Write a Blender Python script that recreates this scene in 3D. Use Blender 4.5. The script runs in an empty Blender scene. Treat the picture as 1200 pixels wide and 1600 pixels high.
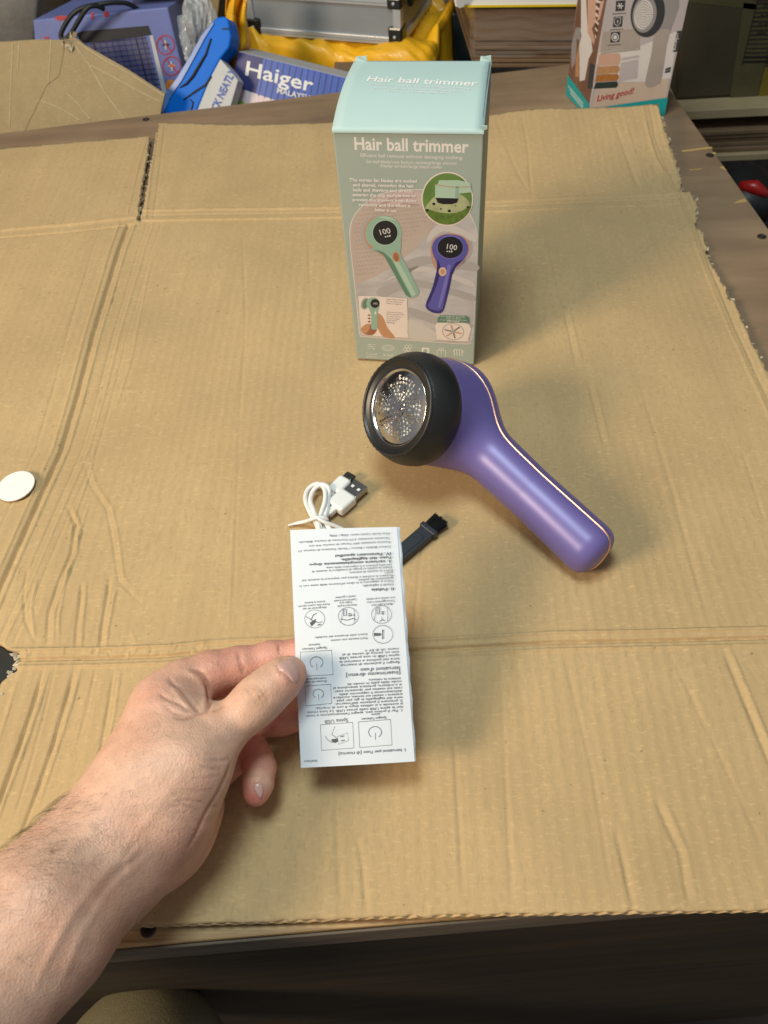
import bpy, math, random
import numpy as np
from mathutils import Vector, Matrix

SC = bpy.context.scene
COL = SC.collection
random.seed(7)
RNG = np.random.default_rng(7)

# ------------------------------------------------------------------ camera
F = 1237.0                                   # focal length in photo pixels (1200 x 1600)
CAM = np.array([0.0, 0.0, 0.45])             # the phone is held 45 cm above the bench
RW = np.array([[0.99839692, -0.0380379, -0.04191305],
               [-0.00397853, -0.78584216, 0.61841432],
               [-0.05646023, -0.6172562, -0.78473373]])   # camera axes (right, down, forward) as columns
cam_d = bpy.data.cameras.new('camera')
cam = bpy.data.objects.new('camera', cam_d)
COL.objects.link(cam)
cam_d.sensor_fit = 'AUTO'
cam_d.sensor_width = 36.0
cam_d.lens = F / 1600 * 36.0
cam_d.clip_start = 0.01
cam_d.clip_end = 50
mw = Matrix.Identity(4)
for r in range(3):
    mw[r][0] = RW[r, 0]
    mw[r][1] = -RW[r, 1]
    mw[r][2] = -RW[r, 2]
    mw[r][3] = CAM[r]
cam.matrix_world = mw
cam_d.dof.use_dof = True
cam_d.dof.focus_distance = 0.50
cam_d.dof.aperture_fstop = 15
SC.camera = cam

# ------------------------------------------------------------------ light
world = bpy.data.worlds.new('World')
SC.world = world
world.use_nodes = True
bg = world.node_tree.nodes['Background']
bg.inputs[0].default_value = (0.95, 0.95, 1.0, 1)
bg.inputs[1].default_value = 0.20


def area(name, loc, target, size, power, color, size_y=None):
    d = bpy.data.lights.new(name, 'AREA')
    d.energy = power
    d.color = color
    d.shape = 'RECTANGLE'
    d.size = size
    d.size_y = size_y or size
    o = bpy.data.objects.new(name, d)
    COL.objects.link(o)
    o.location = loc
    o.rotation_euler = (Vector(target) - Vector(loc)).to_track_quat('-Z', 'Y').to_euler()
    return o


area('ceiling_lamp', (-0.17, 0.30, 1.50), (0.0, 0.42, 0.0), 0.46, 12.6, (0.84, 1.0, 0.98), 0.42)
area('warm_lamp', (-1.50, -0.49, 1.14), (0.02, 0.40, 0.0), 0.50, 33.0, (1.0, 0.81, 0.57), 0.50)
SC.view_settings.view_transform = 'Standard'
SC.view_settings.look = 'None'
SC.view_settings.exposure = 0.12
SC.view_settings.gamma = 1.0
SC.cycles.max_bounces = 8
SC.cycles.use_denoising = True

# ------------------------------------------------------------------ geometry helpers


def ray(px, py):
    return RW @ np.array([px - 600.0, py - 800.0, F])


def at(px, py, z=0.0):
    """the point at height z seen at a place of the survey photo"""
    d = ray(px, py)
    return CAM + d * ((z - CAM[2]) / d[2])


def aty(px, py, y):
    d = ray(px, py)
    return CAM + d * ((y - CAM[1]) / d[1])


def deep(px, py, d):
    return CAM + ray(px, py) / F * d


def on_plane(px, py, O, n):
    d = ray(px, py)
    return CAM + d * (np.dot(np.asarray(O) - CAM, n) / np.dot(d, n))


def depth_of(P):
    return (np.asarray(P) - CAM) @ RW[:, 2]


def project(P):
    q = (np.asarray(P) - CAM) @ RW
    return np.stack([600 + F * q[..., 0] / q[..., 2], 800 + F * q[..., 1] / q[..., 2]], -1)


def unit(v):
    v = np.asarray(v, float)
    return v / np.linalg.norm(v)


OFF = {}


def thing(name, label, cat, loc=(0, 0, 0), group=None):
    o = bpy.data.objects.new(name, None)
    o.empty_display_size = 0.02
    COL.objects.link(o)
    o.location = Vector([float(c) for c in loc])
    o['label'] = label
    o['category'] = cat
    if group:
        o['group'] = group
    OFF[o.name] = np.array(loc, float)
    return o


def mesh_obj(name, verts, faces, mat, parent=None, smooth=False, normals=None, label=None, kind=None, data=None):
    off = OFF[parent.name] if parent else np.zeros(3)
    if data is None:
        me = bpy.data.meshes.new(name)
        v = np.asarray(verts, float) - off
        if isinstance(faces, np.ndarray):
            n, k = faces.shape
            me.vertices.add(len(v))
            me.vertices.foreach_set('co', v.ravel())
            me.loops.add(n * k)
            me.loops.foreach_set('vertex_index', faces.ravel().astype(np.int32))
            me.polygons.add(n)
            me.polygons.foreach_set('loop_start', (np.arange(n) * k).astype(np.int32))
            me.polygons.foreach_set('loop_total', np.full(n, k, np.int32))
            me.update(calc_edges=True)
        else:
            me.from_pydata([tuple(p) for p in v], [], faces)
        me.validate() if isinstance(faces, np.ndarray) else None
        if mat is not None:
            for m in (mat if isinstance(mat, (list, tuple)) else [mat]):
                me.materials.append(m)
        if smooth:
            me.polygons.foreach_set('use_smooth', np.ones(len(me.polygons), bool))
        if normals is not None:
            me.normals_split_custom_set_from_vertices([tuple(x) for x in normals])
        me.update()
    else:
        me = data
    o = bpy.data.objects.new(name, me)
    COL.objects.link(o)
    if parent:
        o.parent = parent
    OFF[o.name] = off
    if label:
        o['label'] = label
    if kind:
        o['kind'] = kind
    return o


def tag(o, label, cat, group=None, kind=None):
    o['label'] = label
    o['category'] = cat
    if group:
        o['group'] = group
    if kind:
        o['kind'] = kind
    return o


class MB:
    """collects shapes for one mesh"""

    def __init__(s):
        s.v, s.f = [], []

    def add(s, v, f):
        b = len(s.v)
        s.v += [np.asarray(p, float) for p in v]
        s.f += [tuple(i + b for i in q) for q in f]

    def hexa(s, q, d):
        """front quad q (4 points, counter-clockwise seen from outside), pushed back by d"""
        q = [np.asarray(p, float) for p in q]
        d = np.asarray(d, float)
        s.add(q + [p + d for p in q], [(0, 1, 2, 3), (7, 6, 5, 4), (1, 0, 4, 5), (2, 1, 5, 6), (3, 2, 6, 7), (0, 3, 7, 4)])

    def prism(s, poly, d):
        n = len(poly)
        poly = [np.asarray(p, float) for p in poly]
        d = np.asarray(d, float)
        s.add(poly + [p + d for p in poly], [tuple(range(n)), tuple(range(2 * n - 1, n - 1, -1))] +
              [((i + 1) % n, i, n + i, n + (i + 1) % n) for i in range(n)])

    def tube(s, pts, r, n=8, closed=False, cap=True):
        pts = [np.asarray(p, float) for p in pts]
        m = len(pts)
        rr = r if hasattr(r, '__len__') else [r] * m
        T = []
        for i in range(m):
            a = pts[(i - 1) % m] if (closed or i > 0) else pts[i]
            b = pts[(i + 1) % m] if (closed or i < m - 1) else pts[i]
            T.append(unit(b - a))
        up = np.array([0, 0, 1.0]) if abs(T[0][2]) < 0.9 else np.array([1.0, 0, 0])
        X = unit(np.cross(up, T[0]))
        V = []
        for i in range(m):
            X = unit(X - T[i] * (X @ T[i]))
            Y = np.cross(T[i], X)
            for k in range(n):
                a = 2 * math.pi * k / n
                V.append(pts[i] + rr[i] * (math.cos(a) * X + math.sin(a) * Y))
        Fc = []
        for i in range(m if closed else m - 1):
            j = (i + 1) % m
            for k in range(n):
                l = (k + 1) % n
                Fc.append((i * n + k, i * n + l, j * n + l, j * n + k))
        if cap and not closed:
            Fc.append(tuple(range(n - 1, -1, -1)))
            Fc.append(tuple((m - 1) * n + k for k in range(n)))
        s.add(V, Fc)

    def lathe(s, O, axis, prof, n=64, cap0=False, cap1=False):
        """prof: (distance along axis, radius)"""
        axis = unit(axis)
        X = unit(np.cross(axis, [0.3, 0.9, 0.1]))
        Y = np.cross(axis, X)
        V, Fc = [], []
        for (a, r) in prof:
            for k in range(n):
                t = 2 * math.pi * k / n
                V.append(np.asarray(O) + axis * a + r * (math.cos(t) * X + math.sin(t) * Y))
        m = len(prof)
        for i in range(m - 1):
            for k in range(n):
                l = (k + 1) % n
                Fc.append((i * n + k, i * n + l, (i + 1) * n + l, (i + 1) * n + k))
        if cap0:
            Fc.append(tuple(range(n - 1, -1, -1)))
        if cap1:
            Fc.append(tuple((m - 1) * n + k for k in range(n)))
        s.add(V, Fc)

    def obj(s, name, mat, parent=None, bevel=0, smooth=False, seg=2, **kw):
        o = mesh_obj(name, s.v, s.f, mat, parent, smooth=smooth, **kw)
        import bmesh
        bm = bmesh.new()
        bm.from_mesh(o.data)
        bmesh.ops.recalc_face_normals(bm, faces=bm.faces[:])
        if bevel:
            bmesh.ops.bevel(bm, geom=bm.edges[:], offset=bevel, segments=seg, affect='EDGES', profile=0.5, clamp_overlap=True)
        bm.to_mesh(o.data)
        bm.free()
        return o


def catmull(P, n=8, closed=False):
    P = [np.asarray(p, float) for p in P]
    m = len(P)
    out = []
    for i in range(m if closed else m - 1):
        g = lambda j: P[j % m] if closed else P[min(max(j, 0), m - 1)]
        p0, p1, p2, p3 = g(i - 1), g(i), g(i + 1), g(i + 2)
        for k in range(n):
            t = k / n
            out.append(0.5 * (2 * p1 + (p2 - p0) * t + (2 * p0 - 5 * p1 + 4 * p2 - p3) * t * t + (3 * p1 - p0 - 3 * p2 + p3) * t ** 3))
    if not closed:
        out.append(P[-1])
    return out


# ------------------------------------------------------------------ materials
def lin(r, g, b):
    f = lambda c: (c / 255 / 12.92) if c / 255 <= 0.04045 else ((c / 255 + 0.055) / 1.055) ** 2.4
    return (f(r), f(g), f(b))


def pm(name, color, rough=0.5, metal=0.0, var=0.06, vscale=40.0, bump=0.0, bscale=400.0, stretch=(1, 1, 1), coat=0.0,
       sss=0.0, alpha=1.0, spec=None, detail=4.0, emit=None):
    m = bpy.data.materials.new(name)
    m.use_nodes = True
    nt = m.node_tree
    b = nt.nodes['Principled BSDF']
    b.inputs['Roughness'].default_value = rough
    b.inputs['Metallic'].default_value = metal
    if coat:
        b.inputs['Coat Weight'].default_value = coat
        b.inputs['Coat Roughness'].default_value = 0.12
    if spec is not None:
        b.inputs['Specular IOR Level'].default_value = spec
    if sss:
        b.inputs['Subsurface Weight'].default_value = sss
        b.inputs['Subsurface Radius'].default_value = (1.0, 0.35, 0.2)
        b.inputs['Subsurface Scale'].default_value = 0.004
    if alpha < 1:
        b.inputs['Alpha'].default_value = alpha
    tc = nt.nodes.new('ShaderNodeTexCoord')
    mp = nt.nodes.new('ShaderNodeMapping')
    mp.inputs['Scale'].default_value = stretch
    nt.links.new(tc.outputs['Object'], mp.inputs['Vector'])
    if var:
        nz = nt.nodes.new('ShaderNodeTexNoise')
        nz.inputs['Scale'].default_value = vscale
        nz.inputs['Detail'].default_value = detail
        nt.links.new(mp.outputs['Vector'], nz.inputs['Vector'])
        mr = nt.nodes.new('ShaderNodeMapRange')
        mr.inputs['From Min'].default_value = 0.3
        mr.inputs['From Max'].default_value = 0.7
        mr.inputs['To Min'].default_value = 1 - var
        mr.inputs['To Max'].default_value = 1 + var
        nt.links.new(nz.outputs['Fac'], mr.inputs['Value'])
        vm = nt.nodes.new('ShaderNodeVectorMath')
        vm.operation = 'SCALE'
        vm.inputs[0].default_value = color[:3]
        nt.links.new(mr.outputs['Result'], vm.inputs['Scale'])
        nt.links.new(vm.outputs['Vector'], b.inputs['Base Color'])
    else:
        b.inputs['Base Color'].default_value = (*color[:3], 1)
    if bump:
        nb = nt.nodes.new('ShaderNodeTexNoise')
        nb.inputs['Scale'].default_value = bscale
        nb.inputs['Detail'].default_value = 3
        nt.links.new(mp.outputs['Vector'], nb.inputs['Vector'])
        bp = nt.nodes.new('ShaderNodeBump')
        bp.inputs['Strength'].default_value = 1.0
        bp.inputs['Distance'].default_value = bump
        nt.links.new(nb.outputs['Fac'], bp.inputs['Height'])
        nt.links.new(bp.outputs['Normal'], b.inputs['Normal'])
    return m


def cardboard_mat(name, color, spots=True):
    """kraft paper: fibres along one direction, mottling, small dark specks"""
    m = pm(name, color, rough=0.82, var=0.0, spec=0.25)
    nt = m.node_tree
    N, L = nt.nodes, nt.links
    b = N['Principled BSDF']
    tc = N.new('ShaderNodeTexCoord')

    def noise(scale, stretch, detail=4):
        mp = N.new('ShaderNodeMapping')
        mp.inputs['Scale'].default_value = stretch
        L.new(tc.outputs['Object'], mp.inputs['Vector'])
        n = N.new('ShaderNodeTexNoise')
        n.inputs['Scale'].default_value = scale
        n.inputs['Detail'].default_value = detail
        L.new(mp.outputs['Vector'], n.inputs['Vector'])
        return n.outputs['Fac']

    def mix(a, fac, col, lo, hi, amount=1.0):
        mr = N.new('ShaderNodeMapRange')
        mr.inputs['From Min'].default_value = lo
        mr.inputs['From Max'].default_value = hi
        mr.inputs['To Max'].default_value = amount
        L.new(fac, mr.inputs['Value'])
        mx = N.new('ShaderNodeMix')
        mx.data_type = 'RGBA'
        L.new(mr.outputs['Result'], mx.inputs['Factor'])
        if isinstance(a, tuple):
            mx.inputs[6].default_value = (*a, 1)
        else:
            L.new(a, mx.inputs[6])
        mx.inputs[7].default_value = (*col, 1)
        return mx.outputs[2]

    c = tuple(color)
    k = lambda s: tuple(min(1, x * s) for x in c)
    out = mix(c, noise(9, (1, 1, 1)), k(0.84), 0.40, 0.70)
    out = mix(out, noise(420, (1.0, 0.35, 1), 3), k(0.80), 0.5, 0.75, 0.7)
    out = mix(out, noise(520, (0.4, 1.0, 1), 3), k(1.22), 0.55, 0.75, 0.7)
    out = mix(out, noise(75, (1.0, 0.04, 1), 4), k(0.86), 0.45, 0.70, 0.5)
    if spots:
        out = mix(out, noise(230, (1, 1, 1), 1), k(0.45), 0.755, 0.80, 0.75)
    L.new(out, b.inputs['Base Color'])
    nb = noise(900, (1, 0.5, 1), 4)
    bp = N.new('ShaderNodeBump')
    bp.inputs['Strength'].default_value = 0.5
    bp.inputs['Distance'].default_value = 0.00025
    L.new(nb, bp.inputs['Height'])
    L.new(bp.outputs['Normal'], b.inputs['Normal'])
    return m


def wood_mat(name, c1, c2, rough=0.6, scale=30, stretch=(0.06, 1, 1), bump=0.0006, rotz=0.0, contrast=(0.35, 0.68)):
    m = pm(name, c1, rough=rough, var=0.0)
    nt = m.node_tree
    N, L = nt.nodes, nt.links
    b = N['Principled BSDF']
    tc = N.new('ShaderNodeTexCoord')
    mp = N.new('ShaderNodeMapping')
    mp.inputs['Scale'].default_value = stretch
    mp.inputs['Rotation'].default_value = (0, 0, rotz)
    L.new(tc.outputs['Object'], mp.inputs['Vector'])
    n1 = N.new('ShaderNodeTexNoise')
    n1.inputs['Scale'].default_value = scale
    n1.inputs['Detail'].default_value = 8
    n1.inputs['Roughness'].default_value = 0.65
    n1.inputs['Distortion'].default_value = 0.4
    L.new(mp.outputs['Vector'], n1.inputs['Vector'])
    mr = N.new('ShaderNodeMapRange')
    mr.inputs['From Min'].default_value = contrast[0]
    mr.inputs['From Max'].default_value = contrast[1]
    L.new(n1.outputs['Fac'], mr.inputs['Value'])
    mx = N.new('ShaderNodeMix')
    mx.data_type = 'RGBA'
    mx.inputs[6].default_value = (*c1, 1)
    mx.inputs[7].default_value = (*c2, 1)
    L.new(mr.outputs['Result'], mx.inputs['Factor'])
    n2 = N.new('ShaderNodeTexNoise')
    n2.inputs['Scale'].default_value = 7
    n2.inputs['Detail'].default_value = 5
    L.new(tc.outputs['Object'], n2.inputs['Vector'])
    mr2 = N.new('ShaderNodeMapRange')
    mr2.inputs['From Min'].default_value = 0.35
    mr2.inputs['From Max'].default_value = 0.65
    mr2.inputs['To Min'].default_value = 0.82
    mr2.inputs['To Max'].default_value = 1.15
    L.new(n2.outputs['Fac'], mr2.inputs['Value'])
    vm = N.new('ShaderNodeVectorMath')
    vm.operation = 'SCALE'
    L.new(mx.outputs[2], vm.inputs[0])
    L.new(mr2.outputs['Result'], vm.inputs['Scale'])
    L.new(vm.outputs['Vector'], b.inputs['Base Color'])
    bp = N.new('ShaderNodeBump')
    bp.inputs['Strength'].default_value = 0.6
    bp.inputs['Distance'].default_value = bump
    L.new(n1.outputs['Fac'], bp.inputs['Height'])
    L.new(bp.outputs['Normal'], b.inputs['Normal'])
    return m


KRAFT = cardboard_mat('kraft_cardboard', (0.535, 0.370, 0.190))
KRAFT_EDGE = cardboard_mat('kraft_cut_edge', (0.44, 0.31, 0.165))
KRAFT_DULL = cardboard_mat('kraft_box_card', (0.36, 0.27, 0.15), False)
KRAFT_DARK = pm('kraft_brown_card', (0.20, 0.125, 0.07), rough=0.8, var=0.12, vscale=25, bump=0.0002, bscale=300)
PLY = wood_mat('plywood', (0.31, 0.205, 0.125), (0.215, 0.138, 0.083), rough=0.65, scale=22, stretch=(0.12, 1.2, 1))
PINE = wood_mat('pine_strip', (0.58, 0.38, 0.17), (0.26, 0.15, 0.065), rough=0.6, scale=200, stretch=(0.035, 1.2, 1), contrast=(.38, .62))
SHADEWOOD = wood_mat('shade_darkened_wood', (0.045, 0.030, 0.015), (0.016, 0.011, 0.006), rough=0.7, scale=25, stretch=(0.12, 1, 2.2))  # brown wood; the shade on the front panel is put into its colour
GREYWOOD = wood_mat('grey_wood', (0.22, 0.20, 0.19), (0.14, 0.125, 0.12), rough=0.7, scale=60, stretch=(1, 1, 0.06))
PALEBOARD = wood_mat('pale_board', (0.42, 0.33, 0.19), (0.34, 0.26, 0.15), rough=0.6, scale=30)

# ------------------------------------------------------------------ writing and flat print


class Sheet:
    """a flat (or gently bent) printed face: pixels of the survey photo <-> points on it"""

    def __init__(s, O, U, V, warp=None):
        s.O = np.asarray(O, float)
        s.U = unit(U)
        s.n = unit(np.cross(s.U, V))
        s.V = np.cross(s.n, s.U)
        s.warp = warp

    def ab(s, px, py):
        h = 0.0
        for _ in range(6 if s.warp else 1):
            P = on_plane(px, py, s.O + s.n * h, s.n)
            a, b = (P - s.O) @ s.U, (P - s.O) @ s.V
            if s.warp:
                h = s.warp(a, b)
        return np.array([a, b])

    def pt(s, a, b, h=0.0):
        w = s.warp(a, b) if s.warp else 0.0
        return s.O + s.U * a + s.V * b + s.n * (h + w)


FONT_CACHE = {}


def glyphs(txt, bold):
    key = (txt, bold)
    if key not in FONT_CACHE:
        cu = bpy.data.curves.new('lettering', 'FONT')
        cu.body = txt
        cu.resolution_u = 2
        cu.offset = bold
        o = bpy.data.objects.new('lettering', cu)
        me = o.to_mesh()
        v = np.zeros(len(me.vertices) * 3)
        me.vertices.foreach_get('co', v)
        f = [tuple(p.vertices) for p in me.polygons]
        FONT_CACHE[key] = (v.reshape(-1, 3)[:, :2].copy(), f)
        o.to_mesh_clear()
        bpy.data.objects.remove(o)
        bpy.data.curves.remove(cu)
    return FONT_CACHE[key]


class Print:
    def __init__(s, sheet, parent, lift=0.00012):
        s.sh, s.parent, s.lift, s.parts, s.motif = sheet, parent, lift, {}, None

    def mb(s, name, mat):
        return s.parts.setdefault((s.motif or name, mat.name), MB())

    def ab_poly(s, name, mat, pts, layer=1):
        mb = s.mb(name, mat)
        P = [s.sh.pt(a, b, s.lift * layer) for a, b in pts]
        ar = sum(pts[i][0] * pts[(i + 1) % len(pts)][1] - pts[(i + 1) % len(pts)][0] * pts[i][1] for i in range(len(pts)))
        mb.add(P, [tuple(range(len(P))) if ar > 0 else tuple(range(len(P) - 1, -1, -1))])

    def poly(s, name, mat, px, layer=1, smooth=0):
        pts = [s.sh.ab(*p) for p in px]
        if smooth:
            pts = catmull(pts, smooth, True)
        s.ab_poly(name, mat, pts, layer)

    def ellipse(s, name, mat, c, rx, ry=None, layer=1, rot=0.0, n=36, world=False):
        """radii in photo pixels measured on the sheet near c"""
        ry = ry or rx
        ca, sa = math.cos(rot), math.sin(rot)
        px = []
        for k in range(n):
            t = 2 * math.pi * k / n
            x, y = rx * math.cos(t), ry * math.sin(t)
            px.append((c[0] + ca * x - sa * y, c[1] + sa * x + ca * y))
        s.poly(name, mat, px, layer)

    def stroke(s, name, mat, px, w, layer=1, closed=False):
        """a line of width w metres"""
        pts = [s.sh.ab(*p) for p in px]
        m = len(pts)
        mb = s.mb(name, mat)
        L, R = [], []
        for i in range(m):
            a = pts[(i - 1) % m] if (closed or i > 0) else pts[i]
            b = pts[(i + 1) % m] if (closed or i < m - 1) else pts[i]
            t = b - a
            t = t / (np.linalg.norm(t) + 1e-12)
            nn = np.array([-t[1], t[0]]) * w / 2
            L.append(s.sh.pt(*(pts[i] + nn), s.lift * layer))
            R.append(s.sh.pt(*(pts[i] - nn), s.lift * layer))
        fs = [(m + i, m + (i + 1) % m, (i + 1) % m, i) for i in range(m if closed else m - 1)]
        mb.add(L + R, fs)

    def ring(s, name, mat, c, rx, ry, w, layer=1, a0=0, a1=360, rot=0.0, n=40):
        full = a1 - a0 >= 360
        ca, sa = math.cos(rot), math.sin(rot)
        px = []
        for k in range(n if full else n + 1):
            t = math.radians(a0 + (a1 - a0) * k / n)
            x, y = rx * math.cos(t), ry * math.sin(t)
            px.append((c[0] + ca * x - sa * y, c[1] + sa * x + ca * y))
        s.stroke(name, mat, px, w, layer, closed=full)

    def text(s, name, mat, txt, p0, p1, h=None, bold=0.0, layer=1, shear=0.0):
        """baseline from photo pixel p0 to p1; h = cap height in metres (None: natural proportion)"""
        v, f = glyphs(txt, bold)
        A, B = s.sh.ab(*p0), s.sh.ab(*p1)
        w = v[:, 0].max() - min(0, v[:, 0].min())
        d = B - A
        sx = np.linalg.norm(d) / w
        e = d / np.linalg.norm(d)
        q = np.array([-e[1], e[0]])
        sy = (h / 0.73) if h else sx
        mb = s.mb(name, mat)
        P = []
        for x, y in v:
            x += shear * y
            ab = A + e * x * sx + q * y * sy
            P.append(s.sh.pt(ab[0], ab[1], s.lift * layer))
        mb.add(P, f)

    def done(s):
        """one mesh for each printed motif, one material slot for each ink"""
        out = []
        for name in dict.fromkeys(k[0] for k in s.parts):
            V_, F_, mats, mi = [], [], [], []
            for (nm, mname), mb in s.parts.items():
                if nm == name:
                    b = len(V_)
                    V_ += mb.v
                    F_ += [tuple(i + b for i in q) for q in mb.f]
                    mi += [len(mats)] * len(mb.f)
                    mats.append(bpy.data.materials[mname])
            o = mesh_obj(name, V_, F_, mats, s.parent)
            if len(o.data.polygons) == len(mi):
                o.data.polygons.foreach_set('material_index', mi)
            out.append(o)
        s.parts = {}
        return out


# ------------------------------------------------------------------ signed-distance modelling
class SDF:
    def __init__(s, lo, hi, h):
        s.lo = np.asarray(lo, float)
        s.h = h
        s.n = np.ceil((np.asarray(hi) - s.lo) / h).astype(int) + 1
        s.D = np.full(tuple(s.n), 0.05, np.float32)

    def box(s, lo, hi):
        a = np.clip(np.floor((np.asarray(lo) - s.lo) / s.h).astype(int), 0, s.n)
        b = np.clip(np.ceil((np.asarray(hi) - s.lo) / s.h).astype(int) + 1, 0, s.n)
        g = [(s.lo[i] + s.h * np.arange(a[i], b[i])).astype(np.float32) for i in range(3)]
        return tuple(slice(a[i], b[i]) for i in range(3)), np.meshgrid(*g, indexing='ij')

    def union(s, sl, d, k):
        D = s.D[sl]
        hh = np.clip(0.5 + 0.5 * (D - d) / k, 0, 1)
        s.D[sl] = D + (d - D) * hh - k * hh * (1 - hh)


def d_cone(G, A, B, ra, rb, axis=None, sq=1.0):
    """tapered capsule; along axis it is squashed by sq (thickness = radius * sq)"""
    p = [G[i] - A[i] for i in range(3)]
    b = np.asarray(B) - np.asarray(A)
    if axis is not None:
        w = unit(axis)
        k = 1.0 / sq - 1.0
        dp = p[0] * w[0] + p[1] * w[1] + p[2] * w[2]
        p = [p[i] + dp * (w[i] * k) for i in range(3)]
        b = b + (b @ w) * w * k
    bb = b @ b
    t = np.clip((p[0] * b[0] + p[1] * b[1] + p[2] * b[2]) / max(bb, 1e-12), 0, 1)
    q = [p[i] - t * b[i] for i in range(3)]
    d = np.sqrt(q[0] ** 2 + q[1] ** 2 + q[2] ** 2) - (ra + (rb - ra) * t)
    return (d * min(1.0, sq)).astype(np.float32)


def surface_nets(D, lo, h, level=0.0):
    D = D - level
    S = D < 0
    nx, ny, nz = D.shape
    cnt = np.zeros((nx - 1, ny - 1, nz - 1), np.int8)
    for i in (0, 1):
        for j in (0, 1):
            for k in (0, 1):
                cnt += S[i:nx - 1 + i, j:ny - 1 + j, k:nz - 1 + k]
    act = np.argwhere((cnt > 0) & (cnt < 8))
    idx = np.full(cnt.shape, -1, np.int32)
    idx[act[:, 0], act[:, 1], act[:, 2]] = np.arange(len(act))
    acc = np.zeros((len(act), 3))
    num = np.zeros(len(act))
    cs = [(i, j, k) for i in (0, 1) for j in (0, 1) for k in (0, 1)]
    val = {c: D[act[:, 0] + c[0], act[:, 1] + c[1], act[:, 2] + c[2]] for c in cs}
    for a in cs:
        for ax in range(3):
            if a[ax]:
                continue
            b = list(a)
            b[ax] = 1
            va, vb = val[a], val[tuple(b)]
            m = (va < 0) != (vb < 0)
            t = np.where(m, va / np.where(m, va - vb, 1), 0)
            p = np.array(a, float)[None, :].repeat(len(act), 0)
            p[:, ax] = t
            acc[m] += p[m]
            num += m
    V = lo + h * (act + acc / num[:, None])
    Q = []
    for ax in range(3):
        o1, o2 = [(1, 2), (2, 0), (0, 1)][ax]
        sl0 = [slice(1, -1)] * 3
        sl1 = [slice(1, -1)] * 3
        sl0[ax] = slice(0, D.shape[ax] - 1)
        sl1[ax] = slice(1, D.shape[ax])
        A_, B_ = S[tuple(sl0)], S[tuple(sl1)]
        e = np.argwhere(A_ != B_)
        if not len(e):
            continue
        flip = A_[e[:, 0], e[:, 1], e[:, 2]]
        base = e.copy()
        for o in (o1, o2):
            base[:, o] += 1
        def cell(d1, d2):
            c = base.copy()
            c[:, o1] -= d1
            c[:, o2] -= d2
            return idx[c[:, 0], c[:, 1], c[:, 2]]
        q = np.stack([cell(1, 1), cell(0, 1), cell(0, 0), cell(1, 0)], 1)
        q[~flip] = q[~flip][:, ::-1]
        Q.append(q)
    Q = np.concatenate(Q)
    return V, Q[(Q >= 0).all(1)]


def sample(D, lo, h, P):
    g = (P - lo) / h
    i = np.clip(np.floor(g).astype(int), 0, np.array(D.shape) - 2)
    t = g - i
    out = 0
    for a in (0, 1):
        for b in (0, 1):
            for c in (0, 1):
                w = (t[:, 0] if a else 1 - t[:, 0]) * (t[:, 1] if b else 1 - t[:, 1]) * (t[:, 2] if c else 1 - t[:, 2])
                out = out + w * D[i[:, 0] + a, i[:, 1] + b, i[:, 2] + c]
    return out


def sdf_normals(D, lo, h, V, e=1.0):
    g = np.stack([sample(D, lo, h, V + np.eye(3)[i] * h * e) - sample(D, lo, h, V - np.eye(3)[i] * h * e) for i in range(3)], 1)
    return g / (np.linalg.norm(g, axis=1, keepdims=True) + 1e-12)


def pdist(P, poly):
    """distance from points P (n,2 or n,3) to a polyline, with the run 0..1 along it"""
    best = np.full(len(P), 1e9)
    run = np.zeros(len(P))
    poly = np.asarray(poly, float)
    m = len(poly) - 1
    for i in range(m):
        a, b = poly[i], poly[i + 1]
        ab = b - a
        t = np.clip((P - a) @ ab / (ab @ ab + 1e-12), 0, 1)
        d = np.linalg.norm(P - a - t[:, None] * ab, axis=1)
        k = d < best
        best[k] = d[k]
        run[k] = (i + t[k]) / m
    return best, run


def in_poly(P, poly):
    x, y = P[:, 0], P[:, 1]
    r = np.zeros(len(P), bool)
    n = len(poly)
    for i in range(n):
        x1, y1 = poly[i]
        x2, y2 = poly[(i + 1) % n]
        c = ((y1 > y) != (y2 > y)) & (x < (x2 - x1) * (y - y1) / (y2 - y1 + 1e-15) + x1)
        r ^= c
    return r

# ------------------------------------------------------------------ workbench
def line_y(x):                      # front edge of the bench
    return 0.0772 + 0.0614 * (x + 0.168)


def right_x(y):                     # right edge of the bench
    return 0.327 + (0.9626 - y) * 0.0902


def back_y(x):
    return 1.0685 + 0.1352 * (x - 0.126)


TZ = -0.0056
bench = thing('workbench', 'worn plywood workbench under the flattened cardboard, with a pine front strip and dark panel', 'workbench', (0, 0.5, TZ))
mb = MB()
top = [(-1.15, line_y(-1.15) + 0.034), (right_x(line_y(.4) + .034), line_y(.4) + 0.034), (right_x(1.09), 1.0915), (-1.15, back_y(-1.15))]
mb.prism([(x, y, TZ) for x, y in top], (0, 0, -0.018))
mb.obj('table_top', PLY, bench, bevel=0.0008)
mb = MB()
fr = [(-1.15, line_y(-1.15)), (right_x(.1), line_y(.404)), (right_x(.13), line_y(.402) + 0.0338), (-1.15, line_y(-1.15) + 0.0338)]
mb.prism([(x, y, TZ - 0.0012) for x, y in fr], (0, 0, -0.022))
mb.obj('front_strip', PINE, bench, bevel=0.0012)
GREYEDGE = wood_mat('weathered_edge', (0.17, 0.135, 0.10), (0.10, 0.08, 0.06), rough=0.8, scale=90, stretch=(0.1, 1, 1))
mb = MB()
q = [(-1.15, line_y(-1.15) - 0.0018), (0.405, line_y(.405) - 0.0018), (0.405, line_y(.405) - 0.0003), (-1.15, line_y(-1.15) - 0.0003)]
mb.prism([(x, y, TZ - 0.0035) for x, y in q], (0, 0, -0.026))
mb.obj('edge_band', GREYEDGE, bench, bevel=0.0006)
mb = MB()
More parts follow.
